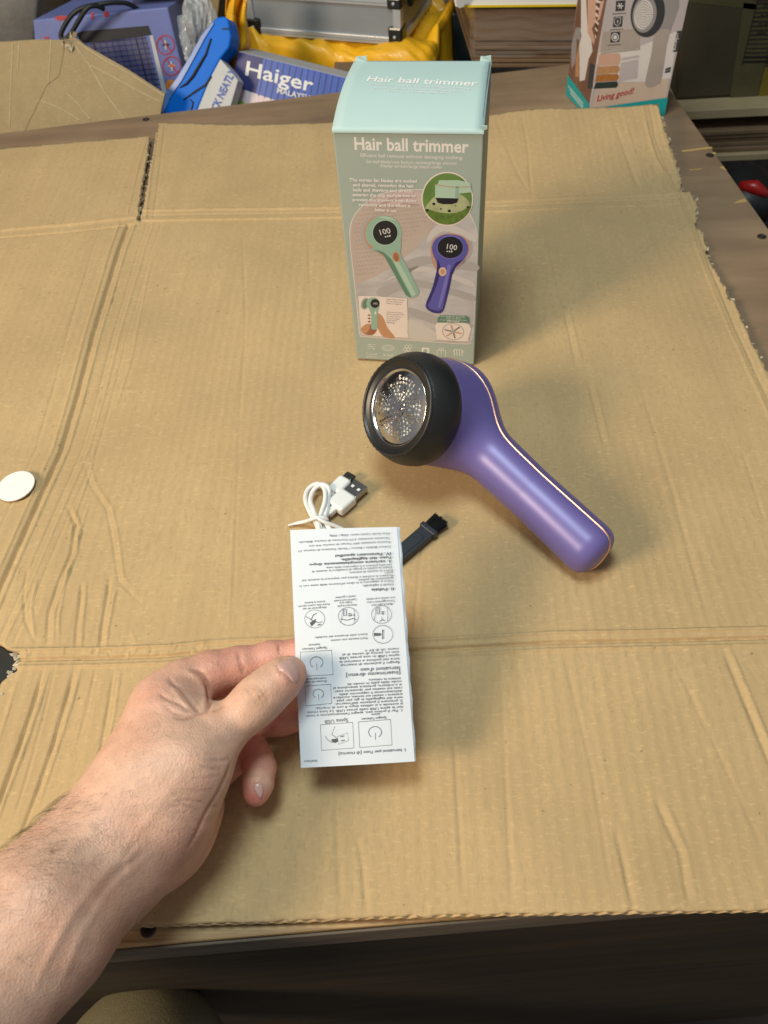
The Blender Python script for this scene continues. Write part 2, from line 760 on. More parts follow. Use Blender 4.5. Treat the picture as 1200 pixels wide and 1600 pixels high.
q = [(-1.15, line_y(-1.15) + 0.002), (0.402, line_y(.402) + 0.002), (0.402, line_y(.402) + 0.020), (-1.15, line_y(-1.15) + 0.020)]
mb.prism([(x, y, TZ - 0.026) for x, y in q], (0, 0, -0.70))
mb.obj('front_panel', SHADEWOOD, bench)
SCREW = pm('screw_steel', (0.06, 0.05, 0.045), rough=0.5, metal=0.6)
scr = None
for px, py in [(1109, 243), (1190, 370), (228, 187), (232, 1452)]:
    P = at(px, py, TZ if py < 1000 else TZ - .0012)
    if scr is None:
        mb = MB()
        mb.lathe(P + [0, 0, .0001], (0, 0, 1), [(-0.002, .0042), (0.0005, .0042), (0.0009, .0036), (0.0007, .0016), (0.0001, .0012)], 20, cap1=True)
        scr = mb.obj('screw', SCREW, bench)
        P0 = P
    else:
        c = mesh_obj('screw', None, None, None, bench, data=scr.data)
        c.location = Vector(P - P0)
CHIP = pm('splintered_ply', (0.55, 0.36, 0.13), rough=0.7, var=0.15, vscale=300)
def sliver(mb, px, z, h=0.0006):
    P = [at(x, y, z) for x, y in px]
    mb.prism([p + [0, 0, h] for p in P], (0, 0, -h - 0.0005))


for px in [[(1064, 236), (1112, 230), (1113, 232), (1066, 238)], [(1110, 241), (1117, 238), (1119, 241)],
           [(1125, 262), (1130, 260), (1135, 267), (1131, 265)], [(1144, 319), (1157, 313), (1163, 311), (1167, 316), (1158, 317)],
           [(1076, 266), (1096, 264), (1096, 265), (1077, 267)]]:
    mb = MB()
    sliver(mb, px, TZ)
    mb.obj('splinter', CHIP, bench)

GAP_SHADE = pm('painted_gap_shade', (0.012, 0.011, 0.009), rough=0.6, var=0.3, vscale=60)  # dark patch added under the cardboard's torn gap, standing in for shade
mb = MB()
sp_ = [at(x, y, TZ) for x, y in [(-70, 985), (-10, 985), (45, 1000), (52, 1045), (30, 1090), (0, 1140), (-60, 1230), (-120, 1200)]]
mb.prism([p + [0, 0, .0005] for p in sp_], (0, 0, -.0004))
mb.obj('gap_shade_patch', GAP_SHADE, bench)
# ------------------------------------------------------------------ cardboard sheet
def jag(pts, amp, step=0.004, seed=1):
    """walk a polyline with small random teeth"""
    rg = np.random.default_rng(seed)
    out = []
    for a, b in zip(pts[:-1], pts[1:]):
        a, b = np.asarray(a), np.asarray(b)
        n = max(1, int(np.linalg.norm(b - a) / step))
        for k in range(n):
            out.append(a + (b - a) * k / n + rg.normal(0, amp, 2))
    out.append(np.asarray(pts[-1]))
    return out


def lift(x, y):
    """the back flap springs up, most at its right-hand corner"""
    f = lambda t: t * t * (3 - 2 * t)
    a = f(np.clip((y - 0.765) / 0.14, 0, 1))
    b = f(np.clip((x - 0.04) / 0.14, 0, 1)) * f(np.clip((0.40 - x) / 0.08, 0, 1))
    return a * (0.003 + 0.020 * b)


def flat(x, y):
    P = at(x, y)
    for _ in range(5):
        P = at(x, y, float(lift(P[0], P[1])))
    return P[:2]


W2 = lambda L: [flat(x, y) for x, y in L]
e_leftflap = W2([(-60, 240), (0, 233), (110, 223), (233, 212)])
e_slotL = W2([(233, 212), (228, 252), (221, 292), (214, 346)])
e_slotR = W2([(220, 347), (229, 300), (235, 262), (242, 225), (248, 191)])
e_top = W2([(248, 191), (400, 195), (520, 192), (640, 186), (770, 180), (880, 169), (960, 167), (1024, 164)])
e_torn1 = W2([(1024, 164), (1033, 185), (1045, 220), (1056, 262), (1062, 282), (1064, 301)])
e_torn2 = W2([(1064, 301), (1076, 304), (1082, 312), (1089, 325), (1086, 340), (1085, 353), (1094, 362), (1101, 378), (1108, 406), (1132, 448), (1150, 483), (1171, 532), (1188, 560), (1199, 586), (1230, 650), (1290, 800), (1330, 1000), (1340, 1200)])
e_front = W2([(1300, 1418), (1200, 1421), (1000, 1424), (880, 1426), (720, 1428), (670, 1430), (580, 1432), (480, 1437), (340, 1441), (200, 1446), (60, 1458), (-160, 1470)])
e_left = W2([(-260, 1300), (-70, 1190), (-14, 1112), (2, 1080), (8, 1062), (19, 1049), (27, 1030), (21, 1019), (9, 1010), (-10, 1004), (-60, 1010), (-200, 900)])
OUTL = (jag(e_leftflap, .0003, .006, 1)[:-1] + jag(e_slotL, .0006, .003, 2) + jag(e_slotR, .0006, .003, 3)[:-1] + jag(e_top, .0005, .006, 4)[:-1] +
        jag(e_torn1, .0011, .003, 5)[:-1] + jag(e_torn2, .0011, .003, 6) + jag(e_front, .0004, .004, 7) + jag(e_left, .0016, .0045, 8) +
        [np.array([-0.50, 0.42]), np.array([-0.50, 0.90])])
OUTL = np.array(OUTL)
ymid = np.concatenate([np.arange(0.080, 0.235, 0.0021), np.arange(0.235, 0.252, 0.0007), np.arange(0.252, 0.43, 0.0012), np.arange(0.43, 0.715, 0.0024),
                       np.arange(0.715, 0.78, 0.0010), np.arange(0.78, 1.0, 0.0026)])
xs = np.concatenate([np.arange(-0.505, -0.33, 0.0016), np.arange(-0.33, -0.15, 0.0009), np.arange(-0.15, 0.345, 0.0012)])
GX, GY = np.meshgrid(xs, ymid, indexing='ij')
P2 = np.stack([GX.ravel(), GY.ravel()], 1)


def wob(P, n, fmin, fmax, seed):
    rg = np.random.default_rng(seed)
    o = np.zeros(len(P))
    for _ in range(n):
        f = rg.uniform(fmin, fmax)
        a = rg.uniform(0, 2 * np.pi)
        o += np.sin((P[:, 0] * math.cos(a) + P[:, 1] * math.sin(a)) * f + rg.uniform(0, 6.28)) / math.sqrt(n)
    return o


z = wob(P2, 10, 8, 30, 1) * 0.0008 + wob(P2, 12, 60, 160, 2) * 0.00012
# flutes of the corrugated core telegraphing through the liner
xr = P2[:, 0] + 0.0006 * wob(P2, 5, 10, 40, 3) - 0.004 * (P2[:, 1] - .25)
rib = (0.5 + 0.5 * np.cos(2 * np.pi * xr / 0.0078)) ** 1.6
amp = 0.00010 + 0.00012 * np.clip(wob(P2, 8, 8, 30, 4), -1, 1) + np.where(P2[:, 1] < 0.243, 0.00003, 0)
z += rib * np.clip(amp, 0.00002, 1)
# score lines, dents and wrinkles: (photo polyline, width mm, height mm)
CR = []
def cr(px, w, h, taper=0):
    CR.append((np.array(W2(px)), w * .00052, h * .00135, taper))
# front score line
FS = [(-200, 1036), (0, 1031), (150, 1028), (260, 1024), (330, 1017), (460, 1012), (640, 1016), (860, 1004), (1110, 999), (1330, 993)]
cr(FS, 2.2, -2.3); cr([(x, y - 14) for x, y in FS], 2.4, 1.3); cr([(x, y + 12) for x, y in FS], 2.2, 1.0)
cr([(640, 1015), (860, 1003), (1110, 998)], 1.0, -0.5)
# back score line
BS = [(214, 331), (330, 328), (520, 326), (760, 316), (900, 309), (1000, 306), (1062, 303)]
cr(BS, 3.2, 1.3); cr([(x, y + 15) for x, y in BS], 3.0, 1.2); cr([(x, y + 7) for x, y in BS], 2.4, -0.8)
cr([(800, 312), (940, 300), (985, 282), (1040, 262)], 1.2, -0.6); cr([(900, 300), (985, 285)], 1, .5)
BL = [(-200, 372), (0, 362), (110, 353), (214, 341)]
cr(BL, 3.0, 1.5); cr([(x, y + 11) for x, y in BL], 2.6, -0.8)
# left score line and its parallel cracks
LS = [(200, 352), (185, 390), (160, 470), (145, 520), (120, 615), (95, 700), (60, 780), (22, 870), (-8, 940), (-40, 1005)]
cr(LS, 3.4, -2.6); cr([(x + 12, y) for x, y in LS], 1.8, 1.0); cr([(x - 13, y) for x, y in LS], 2.2, 0.9)
cr([(x + 30 + (y - 350) * .01, y) for x, y in LS], 1.3, -0.55); cr([(x + 40 + (y - 350) * .012, y) for x, y in LS], 1.3, 0.6)
cr([(x + 52 + (y - 350) * .015, y) for x, y in LS], 1.2, -0.5); cr([(x - 40, y) for x, y in LS], 2.0, -0.4)
cr([(190, 418), (183, 440), (175, 473)], 0.7, -0.9)
cr([(-100, 642), (0, 631), (110, 614), (150, 612), (250, 605), (370, 602)], 1.2, 0.45, 1)
cr([(250, 610), (500, 600), (720, 590), (880, 585), (1010, 580)], 1.0, 0.22, 1)
# pale tucks on the flap, left of the slot
cr([(247, 193), (240, 240), (233, 300), (228, 345)], 1.6, 0.9); cr([(258, 193), (250, 260), (240, 340)], 1.4, -0.7)
cr([(228, 215), (214, 270), (200, 335)], 1.5, 0.7)
# wrinkles spreading from the torn corner at lower left
for pl, w, h in [
    ([(126, 703), (141, 757), (167, 796), (176, 839), (186, 909), (205, 928), (232, 953)], 1.3, -0.6),
    ([(134, 700), (150, 757), (176, 796), (186, 839), (194, 905), (214, 924)], 1.2, 0.6),
    ([(105, 790), (118, 820), (112, 866), (93, 909), (76, 960), (74, 1012)], 2.0, -1.3),
    ([(112, 786), (126, 822), (121, 866), (103, 909), (86, 960), (84, 1012)], 1.5, 0.9),
    ([(143, 773), (122, 850), (104, 910), (93, 965), (92, 1012)], 1.4, 0.8),
    ([(128, 909), (126, 940), (120, 985), (118, 1016)], 1.7, -1.1),
    ([(136, 905), (134, 940), (129, 985), (127, 1016)], 1.4, 0.8),
    ([(172, 900), (167, 940), (159, 985), (156, 1016)], 2.4, -1.2),
    ([(183, 915), (176, 950), (169, 985), (166, 1016)], 1.6, 0.8),
    ([(45, 880), (38, 930), (40, 970), (58, 1010)], 1.4, -0.8), ([(60, 900), (50, 950), (55, 1000)], 1.4, 0.7),
    ([(150, 690), (140, 740), (120, 800), (108, 850)], 1.3, 0.7), ([(205, 985), (213, 1005)], .9, .6),
    # below the score line
    ([(70, 1040), (52, 1100), (25, 1180), (0, 1250), (-30, 1330)], 2.2, -1.8), ([(80, 1040), (62, 1100), (35, 1180), (8, 1250), (-20, 1330)], 1.5, 1.0),
    ([(88, 1040), (70, 1110), (52, 1180), (20, 1290)], 1.2, -0.8), ([(118, 1040), (104, 1090), (84, 1160), (50, 1260), (20, 1340)], 2.0, -1.4),
    ([(128, 1040), (112, 1100), (92, 1165), (60, 1260)], 1.4, 0.9), ([(178, 1045), (170, 1100), (160, 1160), (140, 1250)], 2.0, -0.9),
    ([(188, 1045), (180, 1110), (168, 1170)], 1.2, .7), ([(30, 1050), (10, 1120), (-10, 1180)], 1.2, .7), ([(150, 1040), (138, 1100), (120, 1170)], 1.2, -.5),
]:
    cr(pl, w, h, 1)
# small crimps along the front score at the left
rg = np.random.default_rng(5)
for k in range(26):
    x = rg.uniform(30, 330)
    y = 1027 - (x > 230) * 8 + rg.normal(0, 5)
    l = rg.uniform(5, 16)
    a = rg.normal(1.4, 0.5)
    cr([(x, y), (x + l * math.cos(a), y - l * math.sin(a))], rg.uniform(.7, 1.3), rg.choice([-1, 1]) * rg.uniform(.5, .9), 1)
# right edge: glued tab score and crumples
RS = [(1012, 166), (1022, 215), (1040, 262), (1062, 304), (1085, 352), (1108, 420), (1150, 520), (1200, 628), (1260, 760), (1310, 900)]
cr([(x - 8, y) for x, y in RS], 1.8, 0.7); cr([(x + 2, y) for x, y in RS], 1.6, -1.1); cr([(x + 14, y) for x, y in RS], 2.2, 0.7)
for pl, w, h in [([(1000, 168), (1020, 235), (1026, 250), (1050, 285)], 2.2, .9), ([(1026, 236), (1010, 268), (1000, 275)], 1.2, .7), ([(960, 190), (985, 260), (1003, 300)], 3.0, -.7),
                 ([(975, 185), (997, 255), (1012, 300)], 2.0, .5), ([(1040, 262), (1036, 290), (1046, 300)], 1.4, -.8), ([(830, 240), (890, 255)], 1.2, .4), ([(1030, 305), (1058, 322)], 1.2, .6)]:
    cr(pl, w, h, 1)
# long dents along the flutes
for pl, w, h in [([(770, 178), (800, 250), (830, 305)], 2.5, -.5), ([(815, 176), (826, 240), (831, 303)], 2.0, -.9), ([(848, 330), (868, 430), (890, 520), (902, 583)], 2.2, -.6),
                 ([(855, 330), (876, 430), (898, 520), (912, 583)], 1.5, .5), ([(918, 590), (945, 700)], 2.2, -.7), ([(926, 590), (953, 700)], 1.5, .5),
                 ([(660, 830), (652, 930), (645, 1005)], 1.6, -.5), ([(700, 1030), (712, 1200), (725, 1425)], 2.2, -.6), ([(525, 1205), (528, 1330), (533, 1432)], 3.0, -.7),
                 ([(556, 1300), (566, 1350), (574, 1432)], 1.8, -.8), ([(1036, 1000), (1110, 1150), (1200, 1340)], 1.5, -.4), ([(1128, 1010), (1165, 1100), (1215, 1220)], 3.0, -1.1),
                 ([(1138, 1010), (1176, 1100), (1226, 1220)], 2.0, .8), ([(960, 1290), (975, 1350), (990, 1424)], 3.0, -.9), ([(1020, 1240), (1062, 1330), (1078, 1423)], 2.6, -.8),
                 ([(1032, 1240), (1074, 1330), (1091, 1423)], 2.0, .5), ([(880, 1020), (925, 1200), (960, 1424)], 2.0, -.4), ([(780, 1020), (790, 1200), (800, 1426)], 2.2, -.45),
                 ([(470, 1220), (468, 1330), (466, 1436)], 2.0, -.4), ([(400, 1240), (390, 1330), (382, 1438)], 2.2, -.5), ([(340, 1398), (341, 1420), (337, 1440)], .7, -.9),
                 ([(330, 1385), (340, 1405)], .6, -.7), ([(378, 350), (384, 500), (372, 700), (362, 1000)], 2.0, -.4), ([(560, 620), (520, 740)], 1.5, -.2), ([(372, 690), (366, 820), (356, 1010)], 1.4, .5),
                 ([(70, 240), (40, 330)], 2, -.4), ([(150, 224), (130, 340)], 2, -.4), ([(240, 380), (205, 560), (180, 640)], 1.4, .5), ([(480, 340), (490, 560)], 2.4, -.3),
                 ([(660, 1412), (672, 1428)], .6, -.8), ([(1000, 600), (1050, 760), (1110, 990)], 2.0, -.35), ([(800, 900), (815, 1000)], 1.5, -.3), ([(1160, 700), (1200, 830)], 2, -.4)]:
    cr(pl, w, h, 1)
for pl, w, h, tp in CR:
    lo, hi = pl.min(0) - 4 * w, pl.max(0) + 4 * w
    k = np.where((P2[:, 0] > lo[0]) & (P2[:, 0] < hi[0]) & (P2[:, 1] > lo[1]) & (P2[:, 1] < hi[1]))[0]
    d, run = pdist(P2[k], pl)
    g = np.exp(-(d / w) ** 2 * 1.2) * h
    if tp:
        g *= np.clip(np.minimum(run, 1 - run) * 6, 0.0, 1)
    z[k] += g * (0.95 + 0.1 * np.sin(P2[k, 0] * 300 + P2[k, 1] * 200))
# the back flap and the right edge spring up a little
z += lift(P2[:, 0], P2[:, 1])
z += np.clip((P2[:, 0] - 0.275 + (P2[:, 1] - .4) * .02) / 0.03, 0, 1) * 0.0022
z = np.maximum(z, -0.0042)
ny = len(ymid)
I = np.arange(len(P2)).reshape(len(xs), ny)
Q = np.stack([I[:-1, :-1], I[1:, :-1], I[1:, 1:], I[:-1, 1:]], -1).reshape(-1, 4)
ctr = P2[Q].mean(1)
keep = in_poly(ctr, OUTL)
used = np.zeros(len(P2), bool)
used[Q[keep].ravel()] = True
gone = np.zeros(len(P2), bool)
gone[Q[~keep].ravel()] = True
bd = np.where(used & gone)[0]
bp = P2[bd]
best = np.full(len(bd), 1e9)
tgt = bp.copy()
for i in range(len(OUTL)):
    a, b = OUTL[i], OUTL[(i + 1) % len(OUTL)]
    ab = b - a
    t = np.clip(((bp - a) @ ab) / (ab @ ab + 1e-15), 0, 1)
    c = a + t[:, None] * ab
    d = np.linalg.norm(bp - c, axis=1)
    k = d < best
    best[k] = d[k]
    tgt[k] = c[k]
P2[bd] = tgt
Q = Q[keep]
E_ = np.concatenate([Q[:, [0, 1]], Q[:, [1, 2]], Q[:, [2, 3]], Q[:, [3, 0]]])
key = np.sort(E_, 1)
_, inv, cnt = np.unique(key[:, 0].astype(np.int64) * len(P2) + key[:, 1], return_inverse=True, return_counts=True)
be = E_[cnt[inv] == 1]
remap = np.full(len(P2), -1)
ids = np.unique(Q)
remap[ids] = np.arange(len(ids))
V3 = np.concatenate([P2[ids], z[ids, None]], 1)
Q = remap[Q]
be = remap[be]
bv = np.unique(be)
m2 = np.full(len(V3), -1)
m2[bv] = len(V3) + np.arange(len(bv))
low = V3[bv].copy()
low[:, 2] -= 0.0040
nq = len(Q)
sk = np.stack([be[:, 1], be[:, 0], m2[be[:, 0]], m2[be[:, 1]]], 1)
board = thing('cardboard_sheet', 'flattened creased brown corrugated cardboard box spread over the bench top', 'cardboard', (0, 0.4, 0))
bo = mesh_obj('panel', np.concatenate([V3, low]), np.concatenate([Q, sk]), [KRAFT, KRAFT_EDGE], board, smooth=True)
mi = np.zeros(len(bo.data.polygons), np.int32)
mi[nq:] = 1
bo.data.polygons.foreach_set('material_index', mi)
# the wavy core showing at the cut front edge
mb = MB()
fe = np.array(e_front)[::-1]
seg = np.linalg.norm(np.diff(fe, axis=0), axis=1)
tot = np.concatenate([[0], np.cumsum(seg)])
ss = np.arange(0.0, tot[-1], 0.0011)
fx = np.interp(ss, tot, fe[:, 0])
fy = np.interp(ss, tot, fe[:, 1])
P = []
rg = np.random.default_rng(3)
for i, s_ in enumerate(ss):
    zc = -0.0021 + 0.0014 * math.sin(2 * math.pi * s_ / 0.0075)
    for dy, dz in ((-.0009, .00025), (.002, .00025), (.002, -.00025), (-.0009, -.00025)):
        P.append((fx[i], fy[i] + dy, zc + dz))
mb.add(P, [(i * 4 + a, i * 4 + (a + 1) % 4, i * 4 + 4 + (a + 1) % 4, i * 4 + 4 + a) for i in range(len(ss) - 1) for a in range(4)])
mb.obj('flute', KRAFT, board, smooth=True)
# frayed paper along the torn right edge
FRAY = pm('torn_paper_fibre', (0.50, 0.42, 0.30), rough=0.9, var=0.2, vscale=200)
mb = MB()
rg = np.random.default_rng(9)
for el, cnt_ in ((e_torn1, 260), (e_torn2, 420), (e_slotL[::-1], 60), (e_slotR[::-1], 60), (e_left[2:8], 70)):
    el = np.array(el)
    sg = np.concatenate([[0], np.cumsum(np.linalg.norm(np.diff(el, axis=0), axis=1))])
    for _ in range(cnt_):
        s_ = rg.uniform(0, min(sg[-1], .55))
        c = np.array([np.interp(s_, sg, el[:, 0]), np.interp(s_, sg, el[:, 1]), rg.uniform(-.004, .0004)])
        if el is not None and cnt_ == 420 and rg.uniform() < .5 and s_ > .06:
            continue
        a = rg.uniform(0, 6.28)
        l = rg.uniform(.0015, .0045)
        d = np.array([math.cos(a), math.sin(a), rg.normal(0, .4)]) * l
        e = np.array([-math.sin(a), math.cos(a), rg.normal(0, .5)]) * l * rg.uniform(.2, .5)
        m_ = c + d * .5 + e * .3 + [0, 0, rg.uniform(0, .001)]
        c[2] += float(lift(c[0], c[1])); m_[2] += float(lift(c[0], c[1]))
        mb.add([c - e, c + e, m_ + e, c + d], [(0, 1, 2), (0, 2, 3)])
mb.obj('torn_fringe', FRAY, board, kind='stuff')

# ------------------------------------------------------------------ round sticker
WHITE = pm('white_paper', (0.80, 0.80, 0.80), rough=0.6, var=0.02, bump=0.00004, bscale=500)
st = at(27, 763)
stick = MB()
N_ = 48
rx = 0.0146
topc = [(st[0] + rx * math.cos(t), st[1] + rx * math.sin(t), 0.0031 + 0.0008 * math.cos(t - 0.5)) for t in np.linspace(0, 2 * math.pi, N_, endpoint=False)]
stick.prism(topc, (0, 0, -0.0009))
so = stick.obj('round_sticker', WHITE, bevel=0.0002)
tag(so, 'round white paper disc lying on the cardboard at the left edge', 'sticker')
# ------------------------------------------------------------------ the trimmer's carton
G_FRONT = pm('sage_green_print', lin(166, 179, 172), rough=0.55, var=0.02, vscale=25)
G_LID = pm('mint_green_print', lin(176, 198, 196), rough=0.65, var=0.02, vscale=25)
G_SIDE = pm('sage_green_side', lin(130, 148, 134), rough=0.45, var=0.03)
CARD_IN = pm('grey_card_inside', (0.16, 0.17, 0.17), rough=0.8)
INK_W = pm('white_ink', (0.80, 0.78, 0.76), rough=0.5, var=0)
INK_PW = pm('pinkish_white_ink', (0.84, 0.80, 0.79), rough=0.5, var=0)
A = np.array([-0.0464, 0.5208, 0.0014])
yaw = math.radians(-8.0)
UX = np.array([math.cos(yaw), math.sin(yaw), 0.0])
UD = np.array([-math.sin(yaw), math.cos(yaw), 0.0])
BWID, BDEP, BHGT = 0.0995, 0.094, 0.2000
UP = np.array([0, 0, 1.0])
carton = thing('product_box', 'tall sage green hair ball trimmer carton with bulging mint lid standing on the cardboard', 'box', A)
mb = MB()
b4 = [A, A + UX * BWID, A + UX * BWID + UD * BDEP, A + UD * BDEP]
mb.prism(b4, UP * (BHGT - 0.004))
mb.f = mb.f[:1] + mb.f[1:]
body = mb.obj('carton_body', G_FRONT, carton, bevel=0.0009)
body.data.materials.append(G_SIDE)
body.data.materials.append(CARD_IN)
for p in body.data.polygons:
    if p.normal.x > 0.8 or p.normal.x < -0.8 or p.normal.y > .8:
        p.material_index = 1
    if p.normal.z > 0.8:
        p.material_index = 2


def lid_h(d):
    t = np.clip(d / BDEP, 0, 1)
    return 0.0036 * np.sin(np.pi * t ** 0.9) - 0.0032 * (1 - t) ** 4


mb = MB()
nu, nv = 14, 44
T0 = A + UP * (BHGT + 0.0005)
for k in (0, 1):
    for i in range(nu + 1):
        for j in range(nv + 1):
            a, d = BWID * i / nu, BDEP * j / nv
            e = 0.0
            mb.v.append(T0 + UX * a + UD * d + UP * (lid_h(d) + e - 0.0006 * k))
def lv(i, j, k=0): return k * (nu + 1) * (nv + 1) + i * (nv + 1) + j
for i in range(nu):
    for j in range(nv):
        mb.f.append((lv(i, j), lv(i + 1, j), lv(i + 1, j + 1), lv(i, j + 1)))
        mb.f.append((lv(i, j, 1), lv(i, j + 1, 1), lv(i + 1, j + 1, 1), lv(i + 1, j, 1)))
for j in range(nv):
    mb.f.append((lv(0, j), lv(0, j + 1), lv(0, j + 1, 1), lv(0, j, 1)))
    mb.f.append((lv(nu, j + 1), lv(nu, j), lv(nu, j, 1), lv(nu, j + 1, 1)))
for i in range(nu):
    mb.f.append((lv(i + 1, 0), lv(i, 0), lv(i, 0, 1), lv(i + 1, 0, 1)))
    mb.f.append((lv(i, nv), lv(i + 1, nv), lv(i + 1, nv, 1), lv(i, nv, 1)))
b_ = len(mb.v)                                            # the fold that joins the lid to the front
for i in range(nu + 1):
    p = mb.v[lv(i, 0)]
    mb.v += [p - UD * .0011 - UP * .0002, A + UX * (BWID * i / nu) - UD * .0010 + UP * (BHGT - .0050)]
for i in range(nu):
    mb.f.append((lv(i + 1, 0), lv(i, 0), b_ + 2 * i, b_ + 2 * i + 2))
    mb.f.append((b_ + 2 * i + 2, b_ + 2 * i, b_ + 2 * i + 1, b_ + 2 * i + 3))
lid = mb.obj('lid', G_LID, carton, smooth=True)
# little torn ears at the back corners of the lid
for a0, a1 in ((0.001, 0.0095), (BWID - 0.0085, BWID - 0.0005)):
    mb = MB()
    hh = lid_h(BDEP)
    base = T0 + UD * (BDEP - .0005) + UP * hh
    mb.prism([base + UX * a0, base + UX * a1, base + UX * (a1 - .0002) + UP * .0034 + UD * .001, base + UX * (a0 * .6 + a1 * .4) + UP * .0030, base + UX * (a0 + .0004) + UP * .0028 + UD * .001], UD * 0.0006)
    mb.obj('lid_tab', G_LID, lid)
# side flap behind the gap at the right of the lid
mb = MB()
sf = A + UX * (BWID - 0.0016)
mb.prism([sf + UD * .004 + UP * (BHGT - .004), sf + UD * .09 + UP * (BHGT - .004), sf + UD * .084 + UP * (BHGT + .004), sf + UD * .05 + UP * (BHGT + .006), sf + UD * .012 + UP * (BHGT + .001)], UX * 0.0005)
mb.obj('side_flap', CARD_IN, carton)
mb = MB()
c0 = A + UX * (BWID - .0008) + UP * (BHGT - .003) - UD * .0006
mb.prism([c0, c0 + UX * .003 + UP * .0015, c0 + UX * .0028 + UP * .003, c0 - UX * .001 + UP * .0034], UD * .0012)
mb.obj('torn_corner', G_LID, carton)

FR = Sheet(A, UX, UP)
pr = Print(FR, body, 0.00004)
T_ = pr.text
T_('lettering', INK_PW, 'Hair ball trimmer', (553, 233.5), (732, 238.5), h=0.0088, bold=0.022)
T_('lettering', INK_PW, 'Efficient ball removal without damaging clothing', (563, 245), (722, 249))
T_('lettering', INK_PW, 'Six leaf blade/one button opening/large electric', (572, 254.5), (714, 257.5))
T_('lettering', INK_PW, 'display screen/large mesh cover', (594, 261), (691, 263.5))

K_BEIGE = pm('printed_knit', lin(192, 176, 168), rough=0.45, var=0.05, vscale=60)
K_SHEET = pm('printed_bed_linen', lin(192, 188, 190), rough=0.45, var=0.16, vscale=38, stretch=(1.0, 1.0, 2.6))
K_KNITD = pm('printed_knit_stitch', lin(166, 148, 138), rough=0.45, var=0.0)
K_PINK = pm('printed_pink_wool', lin(205, 186, 184), rough=0.45, var=0.05, vscale=60)
K_GREEN = pm('printed_sage_plastic', lin(150, 184, 168), rough=0.4, var=0.03, vscale=30)
K_GREENL = pm('printed_pale_sage', lin(178, 206, 186), rough=0.4, var=0)
K_GREEND = pm('printed_deep_sage', lin(98, 136, 116), rough=0.4, var=0)
K_BLUE = pm('printed_violet_plastic', lin(94, 92, 172), rough=0.4, var=0.05, vscale=30)
K_BLUEL = pm('printed_pale_violet', lin(122, 118, 196), rough=0.4, var=0)
K_BLUED = pm('printed_dark_violet', lin(56, 50, 120), rough=0.4, var=0)
K_BLACK = pm('printed_black', lin(34, 36, 40), rough=0.4, var=0)
K_GOLD = pm('printed_rose_gold', lin(196, 150, 124), rough=0.4, var=0)
K_GOLDL = pm('printed_light_gold', lin(224, 186, 160), rough=0.4, var=0)
K_CREAM = pm('printed_cream', lin(236, 222, 216), rough=0.45, var=0.01)
K_SKIN = pm('printed_skin', lin(196, 146, 112), rough=0.45, var=0.05, vscale=80)
K_SKIND = pm('printed_skin_shade', lin(160, 108, 78), rough=0.45, var=0)
K_GREY = pm('printed_grey', lin(120, 112, 108), rough=0.45, var=0)
K_GREYL = pm('printed_light_grey', lin(206, 200, 198), rough=0.45, var=0)
K_GREYM = pm('printed_mid_grey', lin(176, 171, 171), rough=0.45, var=0)
K_MOSS = pm('printed_moss', lin(96, 122, 52), rough=0.45, var=0.25, vscale=420)
K_LEAF = pm('printed_green_blur', lin(104, 138, 72), rough=0.45, var=0.22, vscale=50)
K_GLOW = pm('printed_glow', lin(176, 182, 140), rough=0.45, var=0.25, vscale=90)

# the big arched picture
pr.motif = 'picture_print'

arch = [(563, 523), (560, 500), (556, 460), (551, 415), (547, 372), (548, 352), (556, 334), (572, 317), (592, 305), (620, 298), (660, 297), (700, 302), (726, 322), (741, 350), (746, 375),
        (744, 430), (741, 490), (738, 522), (734, 533), (726, 537), (640, 531), (575, 526)]
pr.poly('border_print', K_CREAM, [(x + (x - 648) * .008, y + (y - 415) * .008) for x, y in arch], 1, 5)
pr.poly('picture_print', K_SHEET, arch, 2, 5)
knit = [(556, 444), (553, 425), (549, 395), (547.5, 372), (549, 352), (557, 334), (573, 318), (593, 306), (620, 299), (655, 298), (690, 336), (676, 356), (652, 386), (620, 412), (590, 430)]
pr.poly('picture_print', K_BEIGE, knit, 3)
pr.poly('picture_print', K_PINK, [(573, 319), (593, 307), (620, 299.5), (655, 298.5), (682, 328), (650, 320), (610, 322)], 4)
for r in range(17):                                  # rows of stitches
    y0 = 322 + r * 6.6
    x0 = max(549, 553 + max(0, 336 - y0) * 1.2)
    x1 = min(684 - max(0, y0 - 340) * 1.15, 690)
    n_ = int((x1 - x0) / 5)
    for k in range(n_):
        x = x0 + (k + .5 * (r % 2) + .3) * 5
        yy = y0 + (x - 556) * -.10
        if yy > 318:
            pr.poly('stitch_print', K_KNITD, [(x, yy), (x + 2.1, yy + .9), (x + 3.4, yy + .1), (x + 2.0, yy + 2.0)], 5)
for ln in [[(600, 318), (625, 309), (650, 308)], [(612, 326), (630, 318), (655, 320)], [(590, 322), (606, 312), (622, 306)]]:
    pr.stroke('stitch_print', K_KNITD, ln, 0.0006, 5)
for pl, m in [([(672, 362), (690, 348), (705, 350), (742, 368), (742, 378), (700, 362), (684, 366), (668, 380)], K_GREYL), ([(620, 420), (660, 400), (740, 410), (740, 424), (670, 412), (630, 432)], K_GREYM),
              ([(590, 452), (640, 436), (690, 446), (738, 460), (738, 470), (690, 456), (640, 448), (600, 464)], K_GREYM), ([(640, 480), (700, 500), (735, 505), (735, 512), (690, 508), (645, 494)], K_GREYM),
              ([(637, 500), (660, 505), (690, 530), (640, 528)], K_GREYL), ([(600, 440), (650, 424), (700, 434), (738, 448), (738, 440), (700, 426), (650, 416)], K_GREYL)]:
    pr.poly('fold_print', m, pl, 4, 4)
